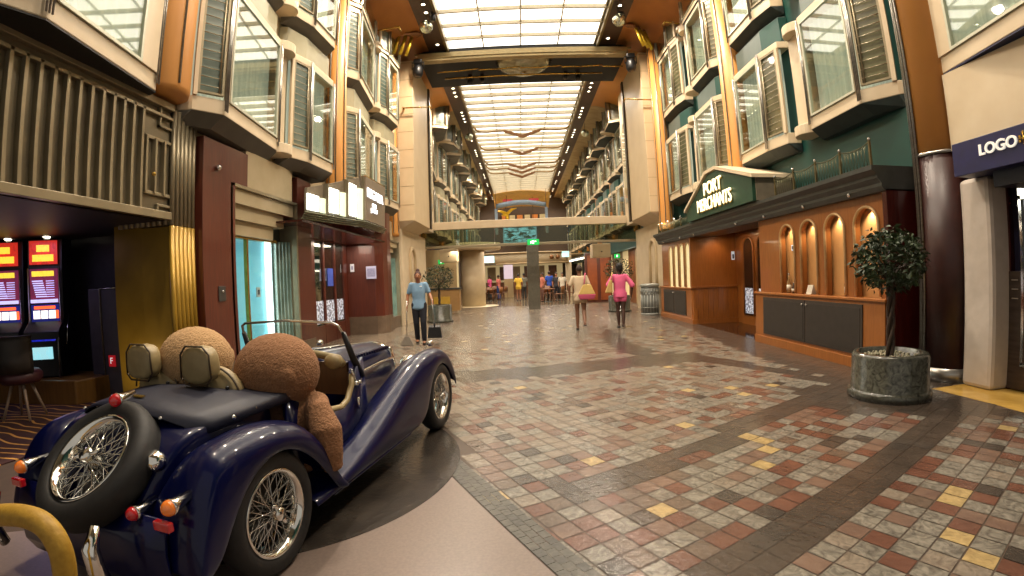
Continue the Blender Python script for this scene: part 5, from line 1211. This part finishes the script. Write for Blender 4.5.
# upper gallery windows just under the ceiling strips
for side, X in (('left', WL), ('right', WR)):
    for y0 in (9.85, 19.95, 24.8, 29.65, 34.5, 39.35):
        for kind in 'AB':
            nm = 'before' if y0 < 15 else 'beyond'
            o = dup(protos[(side, kind)], (X, y0, 8.3), label=f'small gallery window under the ceiling {nm} the gantry, {side} facade', group=f'gallery windows {nm} the gantry, {side} facade')
            o.scale = (2.5, 1, .58) if y0 > 15 else (1.1, 1, .5)

# ------------------------------------------------------------------ people
skin_d = lambda c: mat('skin_'+c, c, None, .5, scale=12)
def person(lab, loc, h, face, skin, top, bottom, hair, pose=None, vox=.013, top_kind='shirt', legs='short', hairstyle='short', shoes='#1a1614', far=False, carry=None):
    t = thing('person', lab, 'person', loc, face)
    k = h/1.70
    J = dict(pel=(0, 0, .93), chest=(0, 0, 1.22), neck=(0, -.01, 1.42), head=(0, .01, 1.57),
             shL=(-.165, 0, 1.365), elL=(-.24, -.03, 1.12), wrL=(-.24, .05, .88), shR=(.165, 0, 1.365), elR=(.24, -.03, 1.12), wrR=(.24, .05, .88),
             hipL=(-.085, 0, .90), knL=(-.09, .02, .49), anL=(-.09, -.02, .09), hipR=(.085, 0, .90), knR=(.09, .02, .49), anR=(.09, -.02, .09))
    if pose: J.update(pose)
    J = {a: Vector(b)*k for a, b in J.items()}
    def limb(g, pts, rs, n=12): g.tube(pts, [r*k for r in rs], n); [g.ball(p, r*k, n, 8) for p, r in zip(pts, rs)]
    g = MB()
    g.ball(J['head'], (.072*k, .09*k, .108*k), 16, 12); limb(g, [J['neck']-Vector((0, 0, .04)), J['head']-Vector((0, 0, .05))], [.055, .05])
    g.ball(J['head']+Vector((0, .09, -.01))*k, (.014*k, .022*k, .022*k), 8, 6)
    for s in (-1, 1): g.ball(J['head']+Vector((s*.074, -.005, -.01))*k, (.012*k, .022*k, .03*k), 8, 6)
    pel, ch = J['pel'], J['chest']
    for q, (rx, ry) in zip(np.linspace(0, 1, 6), ((.15, .10), (.14, .095), (.13, .09), (.14, .1), (.155, .105), (.15, .095))): c = pel.lerp(ch, q); g.ball(c, (rx*k, ry*k, .08*k), 16, 8)
    g.ball(ch.lerp(J['neck'], .55), (.15*k, .085*k, .08*k), 16, 8)
    for S in 'LR':
        limb(g, [J['sh'+S], J['el'+S], J['wr'+S]], [.05, .04, .027]); limb(g, [J['hip'+S], J['hip'+S].lerp(J['kn'+S], .5), J['kn'+S], J['kn'+S].lerp(J['an'+S], .35), J['an'+S]], [.088, .075, .052, .055, .034])
        d = (J['wr'+S]-J['el'+S]).normalized(); w = J['wr'+S]; sx = -1 if S == 'L' else 1
        g.ball(w+d*.045*k, (.022*k, .035*k, .045*k), 10, 8)
        if not far:
            for i, (o, l) in enumerate(((-.026, .06), (-.009, .07), (.009, .066), (.025, .052))): limb(g, [w+d*.08*k+Vector((0, o, 0))*k, w+d*(.08+l*.6)*k+Vector((-sx*.006, o, 0))*k, w+d*(.08+l)*k+Vector((-sx*.022, o, 0))*k], [.011, .0105, .009], 6)
            limb(g, [w+d*.03*k+Vector((0, .03, 0))*k, w+d*.075*k+Vector((-sx*.012, .05, 0))*k], [.012, .01], 6)
        f = J['an'+S]; g.ball(f+Vector((0, .06, -.045))*k, (.042*k, .12*k, .035*k), 12, 8)
    remeshed(g, 'body', skin_d(skin), t, vox if far else .0095, smooth=3)
    if not far:
        for s in (-1, 1): MB().ball(J['head']+Vector((s*.028, .083, .02))*k, .011*k, 8, 6).build('eye', mat('eye_dark', '#1a120e', None, .2), t)
        MB().ball(J['head']+Vector((0, .084, -.045))*k, (.026*k, .01*k, .008*k), 8, 6).build('mouth', mat('lip', '#6e3a34', None, .5), t)
    # clothes follow the body
    g = MB(); lo = -.15 if top_kind == 'long' else -.10
    for q in np.linspace(0, 1, 16): c = (pel+Vector((0, 0, lo))*k).lerp(ch, q); rx = np.interp(q, (0, .2, .5, .8, 1), (.182, .174, .152, .16, .165)); g.ball(c, (rx*k, rx*np.interp(q, (0, .3, 1), (.76, .74, .68))*k, .06*k), 20, 8)
    for q in np.linspace(0, .7, 7): g.ball(ch.lerp(J['neck'], q), (np.interp(q, (0, .5, .7), (.165, .165, .13))*k, np.interp(q, (0, .7), (.112, .085))*k, .06*k), 20, 8)
    for S in 'LR':
        limb(g, [J['sh'+S], J['sh'+S].lerp(J['el'+S], .75 if top_kind != 'loose' else 1.0)], [.06, .056 if top_kind != 'loose' else .075])
        limb(g, [J['neck']-Vector((0, 0, .06))*k, J['sh'+S]], [.055, .056])
    remeshed(g, 'shirt', mat('cloth_'+top, top, None, .85, scale=60, bump=.3), t, vox, smooth=14 if not far else 4)
    g = MB()
    if legs == 'long':
        g.ball(pel, (.148*k, .1*k, .1*k), 16, 8)
        for S in 'LR': limb(g, [J['hip'+S], J['hip'+S].lerp(J['kn'+S], .5), J['kn'+S], J['an'+S]+Vector((0, 0, .02))*k], [.1, .088, .07, .06])
    else:
        g.ball(pel-Vector((0, 0, .02))*k, (.168*k, .122*k, .1*k), 16, 8)
        for S in 'LR': limb(g, [J['hip'+S], J['hip'+S].lerp(J['kn'+S], .35)], [.102, .098])
    remeshed(g, 'trousers' if legs == 'long' else 'shorts', mat('cloth_'+bottom, bottom, None, .85, scale=60, bump=.3), t, vox, smooth=3)
    g = MB(); hc = J['head']
    g.ball(hc+Vector((0, -.018, .03))*k, (.082*k, .095*k, .1*k), 14, 10)
    if hairstyle == 'bun': g.ball(hc+Vector((0, -.03, .135))*k, (.05*k, .05*k, .05*k), 12, 8)
    if hairstyle == 'full': g.ball(hc+Vector((0, -.03, .01))*k, (.095*k, .1*k, .115*k), 14, 10); g.ball(hc+Vector((0, -.05, .06))*k, (.09*k, .09*k, .09*k))
    remeshed(g, 'hair', mat('hair_'+hair, hair, None, .7, scale=80, bump=.8), t, .012, smooth=2)
    for S in 'LR':
        f = J['an'+S]; MB().ball(f+Vector((0, .055, -.06))*k, (.048*k, .13*k, .03*k), 12, 8).build('shoe', mat('shoe_'+shoes, shoes, None, .5), t)
    return t, J, k
# staff woman with broom and dustpan, walking towards the viewer
P0 = at_z(421, 344); P0.z = .004
t, J, k = person('staff woman with a hair bun in a light blue shirt sweeping the floor', P0, 1.68, PI+.12, '#8a5a3c', '#6d8ba4', '#14151f', '#3a1c12',
    pose=dict(elR=(.25, -.02, 1.13), wrR=(.27, .06, .90), elL=(-.25, .0, 1.14), wrL=(-.31, .16, 1.0), head=(0, .05, 1.55), knL=(-.09, .09, .5), anL=(-.09, .05, .09), knR=(.08, .0, .49), anR=(.08, -.14, .10)), legs='long', hairstyle='bun', shoes='#14120f')
MB().box(-.09, -.04, .115, .125, 1.30, 1.32).build('name_badge', mat('white_badge', '#e8e8e8', None, .4), t)
def hold(x, z, y): return WM[t.name] @ (Vector((x, y, z))*k)
hp_ = hold(-.31, 1.0-.06, .16+.03)
dp = thing('dustpan', 'long handled black dustpan held in the staff woman\'s hand', 'dustpan', (hp_.x, hp_.y, .0))
gx = hp_.x+.05; gy = hp_.y-.1
MB().tube([(hp_.x, hp_.y-.01, 1.02), (gx, gy, .5)], .011, 8).build('handle', steel, dp, world=True)
MB().hull([(gx-.16, gy-.02, .16), (gx+.16, gy-.02, .16), (gx+.15, gy+.16, .16), (gx-.15, gy+.16, .16)], [(gx-.14, gy, .40), (gx+.14, gy, .40), (gx+.12, gy+.05, .44), (gx-.12, gy+.05, .44)]).build('pan', black, dp, world=True, bevel=.01)
MB().tube([(gx, gy+.01, .5), (gx, gy+.02, .41)], .02, 8).build('socket', black, dp, world=True)
hb_ = hold(.27, .84, .08)
br = thing('broom', 'long handled broom with a grey head held by the staff woman', 'broom', (hb_.x, hb_.y, 0)); bx = hb_.x-.02; by = hb_.y-.08
MB().tube([(hb_.x, hb_.y, 1.0), (bx, by, .16)], .011, 8).build('handle', steel, br, world=True)
MB().hull([(bx-.15, by-.05, .01), (bx+.15, by-.05, .01), (bx+.15, by+.04, .01), (bx-.15, by+.04, .01)], [(bx-.05, by-.02, .2), (bx+.05, by-.02, .2), (bx+.05, by+.02, .2), (bx-.05, by+.02, .2)]).build('bristle_head', mat('grey_bristle', '#6a6258', '#7c7468', .8, scale=40), br, world=True)
# two women walking away
P1 = at_z(581, 330); P1.z = .004
t, J, k = person('woman in a cream top and shorts walking away with a yellow and pink shoulder bag', P1, 1.70, -.08, '#6a4630', '#b9a58a', '#a89478', '#2a1a12', top_kind='long',
    pose=dict(knR=(.09, -.02, .50), anR=(.10, -.24, .20), knL=(-.08, .05, .49), anL=(-.08, .02, .09), elL=(-.27, -.02, 1.12), wrL=(-.27, .03, .88), elR=(.26, -.02, 1.12), wrR=(.25, .1, .92)))
W1 = WM[t.name]
bg = thing('shoulder_bag', 'yellow tote bag with a pink bottom hanging from the woman in cream', 'bag', W1 @ Vector((.17, -.16, .8)))
MB().hull([W1 @ Vector(v) for v in ((-.02, -.24, .80), (.36, -.2, .80), (.36, -.1, .80), (-.02, -.14, .80))], [W1 @ Vector(v) for v in ((-.06, -.26, .93), (.40, -.22, .93), (.40, -.09, .93), (-.06, -.13, .93))]).build('pink_base', mat('pink_bag', '#b04a68', None, .7), bg, world=True, bevel=.02)
MB().hull([W1 @ Vector(v) for v in ((-.05, -.25, .93), (.39, -.21, .93), (.39, -.1, .93), (-.05, -.14, .93))], [W1 @ Vector(v) for v in ((.08, -.22, 1.18), (.28, -.2, 1.18), (.28, -.12, 1.18), (.08, -.14, 1.18))]).build('yellow_body', mat('yellow_bag', '#b89a58', None, .7), bg, world=True, bevel=.015)
MB().tube([W1 @ Vector(v) for v in ((.1, -.2, 1.15), (.13, -.13, 1.34), (.15, -.04, 1.47), (.2, .1, 1.36), (.24, -.08, 1.14))], .014, 8).build('strap', mat('pink_bag', '#b04a68', None, .7), bg, world=True)
P2 = at_z(621, 328); P2.z = .004
t, J, k = person('woman in a bright pink outfit walking away with a tan shoulder bag', P2, 1.70, -.12, '#3a241a', '#c8587e', '#c04f76', '#0e0a08', top_kind='loose', hairstyle='full', shoes='#1c1512',
    pose=dict(elL=(-.30, .0, 1.14), wrL=(-.26, .14, 1.02), elR=(.32, -.03, 1.12), wrR=(.30, .02, .88), knL=(-.06, .03, .49), anL=(-.05, .03, .09), knR=(.07, -.02, .49), anR=(.06, -.1, .12)))
W1 = WM[t.name]
bg = thing('shoulder_bag', 'tan cloth bag under the arm of the woman in pink', 'bag', W1 @ Vector((-.3, -.05, .95)))
MB().hull([W1 @ Vector(v) for v in ((-.40, -.14, .93), (-.20, -.14, .93), (-.20, .08, .93), (-.40, .08, .93))], [W1 @ Vector(v) for v in ((-.27, -.12, 1.28), (-.2, -.12, 1.28), (-.2, .06, 1.28), (-.27, .06, 1.28))]).build('bag_body', mat('tan_bag', '#a88a50', None, .7), bg, world=True, bevel=.03)
MB().tube([W1 @ Vector(v) for v in ((-.23, -.1, 1.26), (-.21, -.08, 1.4), (-.19, 0, 1.47), (-.22, .08, 1.3))], .014, 8).build('strap', mat('tan_bag', '#a88a50', None, .7), bg, world=True)
# small figures far away
SIT = dict(knL=(-.1, .42, .90), anL=(-.1, .42, .48), knR=(.1, .42, .90), anR=(.1, .42, .48), wrL=(-.15, .3, 1.05), wrR=(.15, .3, 1.05))
for px, py, Y, hh, fc, sk, tp, bt, hr, lk, lab in (
    (519, 300, 30, 1.72, 0, '#8a5a40', '#c4a038', '#c4a038', '#1a120e', 'short', 'person in a yellow dress walking away in the far passage'),
    (524.5, 299, 31, 1.75, .4, '#7a5038', '#5c5a50', '#2c2a28', '#1a120e', 'long', 'person in grey beside the one in yellow, in the far passage'),
    (550, 301, 29, 1.8, 0, '#8a5a40', '#1c3f94', '#24221f', '#2a1a12', 'long', 'person in a bright blue shirt standing among the cafe tables'),
    (543, 302, 28, 1.7, 2, '#8a5a40', '#b06a58', '#6a4a40', '#2a1a12', 'long', 'person in a salmon top left of the blue shirt, at the cafe tables'),
    (557, 301, 28.5, 1.7, 3, '#9a6a50', '#26242a', '#26242a', '#1a120e', 'long', 'person in black right of the blue shirt, at the cafe tables'),
    (563, 301, 28, 1.68, 3, '#a07a60', '#b8b0a0', '#4a4238', '#2a1a12', 'long', 'person in a pale top nearest the white strip light, at the cafe tables'),
    (538, 301, 29.5, 1.7, 3, '#8a5a40', '#4a2c28', '#3a2c28', '#1a120e', 'long', 'person in dark red just right of the stone post'),
    (490, 296, 33, 1.7, 1, '#8a5a40', '#c44a78', '#3c3a3c', '#2a1a12', 'long', 'person in a pink shirt at the left cafe tables'),
    (499, 298, 32, 1.7, 1, '#8a5a40', '#b06058', '#24386a', '#2a1a12', 'long', 'person in a coral top and blue shorts left of the stone post'),
    (483, 297, 33, 1.7, 1, '#8a5a40', '#34323c', '#24242a', '#2a1a12', 'long', 'person in dark clothes farthest left at the cafe tables')):
    q = at_y(px, py, Y); person(lab, (q.x, Y, .005), hh, fc, sk, tp, bt, hr, vox=.03, legs=lk, far=True)
# cafe tables and chairs
woodc = mat('cafe_wood', '#6a4020', '#7c4e2a', .4)
def cafe_chair():
    t = thing('cafe_chair', 'brown cafe chair in the far passage', 'chair', (0, 0, 0), 0, 'far cafe chairs')
    MB().box(-.22, .22, -.22, .22, .43, .47).build('seat', woodc, t, bevel=.01)
    g = MB(); g.loft([[(x, -.2-.05*math.cos(x*5), z) for x in np.linspace(-.22, .22, 6)] for z in (.5, .9)]); g.build('backrest', woodc, t, solid=.03)
    for sx in (-1, 1):
        for sy in (-1, 1): MB().tube([(sx*.19, sy*.19, .44), (sx*.22, sy*.22, 0)], .018, 6).build('leg', woodc, t)
    return t
def cafe_table():
    t = thing('cafe_table', 'round brown cafe table in the far passage', 'table', (0, 0, 0), 0, 'far cafe tables')
    MB().lathe([(0, .72), (.42, .72), (.42, .76), (0, .76)], 24).build('tabletop', woodc, t); MB().tube([(0, 0, .03), (0, 0, .72)], .035, 8).build('pedestal', dkgrey, t); MB().lathe([(0, 0), (.25, 0), (.2, .03), (0, .03)], 16).build('foot', dkgrey, t)
    return t
cc, ct = cafe_chair(), cafe_table(); n = 0
for px, Y in ((548, 27.2), (560, 29), (545, 31), (556, 33), (489, 31), (480, 32.5), (495, 34)):
    q = at_y(px, 300, Y); p = (q.x, Y, .005)
    if n == 0: ct.location = p
    else: dup(ct, p)
    for a in (200, 330, 90):
        c = (p[0]+.75*math.cos(R(a)), p[1]+.75*math.sin(R(a)), .005); rz = R(a)+PI/2
        if n == 0: cc.location = c; cc.rotation_euler = (0, 0, rz); n = 1
        else: dup(cc, c, rz)

# ------------------------------------------------------------------ planters, bin, bottles, yellow rail
marble_d = stone_mat('dark_green_marble', '#24251f', '#55554c', True, .15)
leaf_m = mat('ficus_leaf', '#141f0b', '#2a3e16', .55, scale=4)
def planter(lab_p, lab_t, x, y, r, hp, ht, rc, zc, seed, nl=900, hcr=None, tr=.035):
    t = thing('stone_planter', lab_p, 'planter', (x, y, .004))
    MB().lathe([(0, 0), (r+.035, 0), (r+.035, .07), (r+.01, .09), (r, .1), (r, hp-.03), (r-.02, hp), (r-.07, hp), (r-.07, hp-.07), (0, hp-.07)], 48).build('drum', marble_d, t)
    g = MB(); random.seed(seed)
    for i in range(160): a = random.random()*2*PI; q = random.random()**.5*(r-.1); g.ball((q*math.cos(a), q*math.sin(a), hp-.06+random.random()*.02), .016, 5, 4)
    o = g.build('pebbles', mat('pale_pebble', '#6e6850', '#a29c80', .4), t); o['kind'] = 'stuff'
    f = thing('ficus_tree', lab_t, 'tree', (x, y, hp-.06))
    z0 = 0; g = MB()
    for k in range(3): g.tube([(.028*math.cos(k*2.1+z*9), .028*math.sin(k*2.1+z*9), z) for z in np.linspace(0, zc-hp-rc*.4, 14)], tr*.6, 8)
    g.build('braided_trunk', mat('ficus_bark', '#2e1f18', '#42301f', .6, scale=20), f)
    g = MB(); top = zc-hp-rc*.4
    for i in range(14):
        a = i*2.4; rr = rc*(.5+.4*random.random()); g.tube([(0, 0, top-.05), (rr*.5*math.cos(a), rr*.5*math.sin(a), top+rc*.3), (rr*math.cos(a), rr*math.sin(a), top+rc*(.2+.9*random.random()))], [.014, .01, .004], 5)
    g.build('branch', mat('ficus_bark', '#2e1f18', '#42301f', .6, scale=20), f)
    g = MB(); cz = zc-hp+.06; hc_ = hcr or rc*.85
    for i in range(nl):
        while 1:
            v = Vector((random.uniform(-1, 1), random.uniform(-1, 1), random.uniform(-1, 1)))
            if .35 < v.length < 1: break
        v = v.normalized()*(v.length**.5); wob = 1+.12*math.sin(5*math.atan2(v.y, v.x)+seed)
        c = Vector((v.x*rc*wob, v.y*rc*wob, cz+v.z*hc_*wob)); d = Vector((random.gauss(0, 1), random.gauss(0, 1), -.6+random.gauss(0, .5))).normalized(); sd_ = d.cross(Vector((random.gauss(0, 1), random.gauss(0, 1), 1))).normalized(); l = random.uniform(.06, .095); w_ = l*.24; nn = d.cross(sd_)*.006
        g.add([c, c+d*l*.45+sd_*w_-nn, c+d*l, c+d*l*.45-sd_*w_-nn, c+d*l*.45], [(0, 1, 4), (1, 2, 4), (2, 3, 4), (3, 0, 4)])
    g.build('foliage', leaf_m, f, fixn=False)
PL = at_z(888, 406); PL += Vector((PL.x, PL.y, 0)).normalized()*.46
planter('low round grey green marble planter standing before the brown column', 'ficus tree with a braided trunk and round crown in the near marble planter', PL.x, PL.y, .41, .48, 1.9, .37, 1.47, 3, 1500, .33)
q = at_z(448, 318); planter('stone planter with a ficus standing by the left gantry pillar', 'ficus tree in the planter by the left gantry pillar, behind the staff woman', q.x, 15.6+.6, .42, .6, 1.9, .52, 1.55, 5, 900, .42)
q = at_y(632, 312, 18.2); planter('stone planter half hidden behind the woman in pink', 'ficus tree half hidden behind the woman in pink', 3.75, 17.9, .42, .62, 1.9, .55, 1.6, 8, 900, .45)
tb = thing('trash_can', 'round light grey slatted metal trash can with arch pattern by the wooden counter', 'trash can', (4.42, 16.0, .004))
gm = mat('light_grey_metal', '#8d8f88', '#9b9d96', .4, metal=.3)
MB().lathe([(0, .03), (.28, .03), (.29, .98), (0, .98)], 40).build('drum', mat('mid_grey_metal', '#6f716c', '#7b7d78', .5), tb)
MB().lathe([(0, .97), (.32, .97), (.335, 1.0), (.33, 1.04), (.26, 1.06), (.24, 1.0), (0, 1.0)], 40).build('lid', gm, tb)
MB().lathe([(.27, 0), (.31, 0), (.31, .05), (.29, .06)], 40).build('foot_ring', gm, tb)
g = MB()
for k_ in range(18):
    a = k_*2*PI/18; g.tube([(.30*math.cos(a), .30*math.sin(a), .06), (.30*math.cos(a), .30*math.sin(a), .7)], .014, 6)
    a2 = a+2*PI/18; m_ = (a+a2)/2
    g.tube([(.305*math.cos(a), .305*math.sin(a), .7), (.31*math.cos(m_), .31*math.sin(m_), .9), (.305*math.cos(a2), .305*math.sin(a2), .7)], .014, 6)
for z in (.25, .7, .95): g.lathe([(.295, z), (.315, z), (.315, z+.02), (.295, z+.02)], 40, closed=True)
g.build('arch_lattice', gm, tb)
def bottle(lab, x, y, h, c, proto=None):
    t = thing('bottle', lab, 'bottle', (x, y, .982))
    MB().lathe([(0, 0), (.04, 0), (.042, .02), (.042, h*.55), (.016, h*.72), (.014, h*.95), (0, h*.95)], 16).build('glass_body', mat('bottle'+c, c, None, .1, coat=.6), t)
    MB().lathe([(.043, h*.15), (.0435, h*.15), (.0435, h*.42), (.043, h*.42)], 16, closed=True).build('label', mat('cream_label', '#d8d0bc', None, .6), t)
    MB().lathe([(0, h*.94), (.017, h*.94), (.017, h), (0, h)], 12).build('cap', mat('bottle_cap', '#c8c4bc', None, .3), t)
bottle('tall pale bottle with a cream label in the farthest arched niche', RX+.15, 7.78, .34, '#8a6a40')
bottle('brown bottle in the niche nearest the middle of the counter', RX+.15, 6.16, .32, '#6a4424')
bottle('small dark bottle at the edge of the farthest arched niche', RX+.15, 7.62, .18, '#3a241a')
t = thing('display_card', 'white folded card in the second farthest arched niche', 'card', (RX+.2, 7.0, .982)); MB().hull([(RX+.07, 6.98, .982), (RX+.08, 7.14, .982), (RX+.18, 7.14, .982), (RX+.17, 6.98, .982)], [(RX+.12, 6.98, 1.13), (RX+.12, 7.14, 1.13), (RX+.13, 7.14, 1.13), (RX+.13, 6.98, 1.13)]).build('card', mat('white_card', '#c8bfae', None, .6), t, world=True); MB().box(RX+.13, RX+.145, 6.98, 7.14, .982, 1.0).build('foot', mat('white_card', '#c8bfae', None, .6), t, world=True)
t = thing('picture_frame', 'small golden frame leaning in the second farthest arched niche', 'frame', (RX+.22, 6.86, .982)); MB().box(RX+.17, RX+.19, 6.82, 6.93, .982, 1.3).build('frame', brass, t, world=True); MB().box(RX+.16, RX+.17, 6.835, 6.915, 1.0, 1.28).build('picture', cab_dark, t, world=True)
t = thing('notice_plate', 'small white plate inside the farthest arched niche', 'sign', (RX+.2, 7.75, 1.7)); MB().box(RX+.2, RX+.212, 7.66, 7.74, 1.72, 1.82).build('plate', mat('white_plate', '#c8d2e0', None, .5, emit='#c8d2e0', es=.4), t, world=True); MB().box(RX+.196, RX+.2, 7.68, 7.72, 1.745, 1.8).build('print', dkgrey, t, world=True)
yr = thing('yellow_tube_rail', 'thick curved yellow padded tube rail in the bottom left corner', 'rail', tuple(at_z(0, 570)))
Y_ = 1.15; pts = [at_y(x, y, Y_) for x, y in ((-60, 530), (-20, 518), (15, 515), (40, 522), (56, 540), (64, 565), (66, 600), (67, 660))]
pts = [Vector((p.x, Y_, p.z)) for p in pts]; pts.append(Vector((pts[-1].x, Y_, .0))); yr.location = (pts[-1].x, Y_, 0); WM[yr.name] = Matrix.Translation(yr.location)
MB().tube(curve_pts(pts), .04, 16).build('tube', mat('yellow_padding', '#94701a', '#a8842a', .6, scale=40, bump=.3), yr, world=True)
MB().lathe([(0, 0), (.07, 0), (.06, .02), (0, .02)], 24).build('floor_flange', steel, yr)
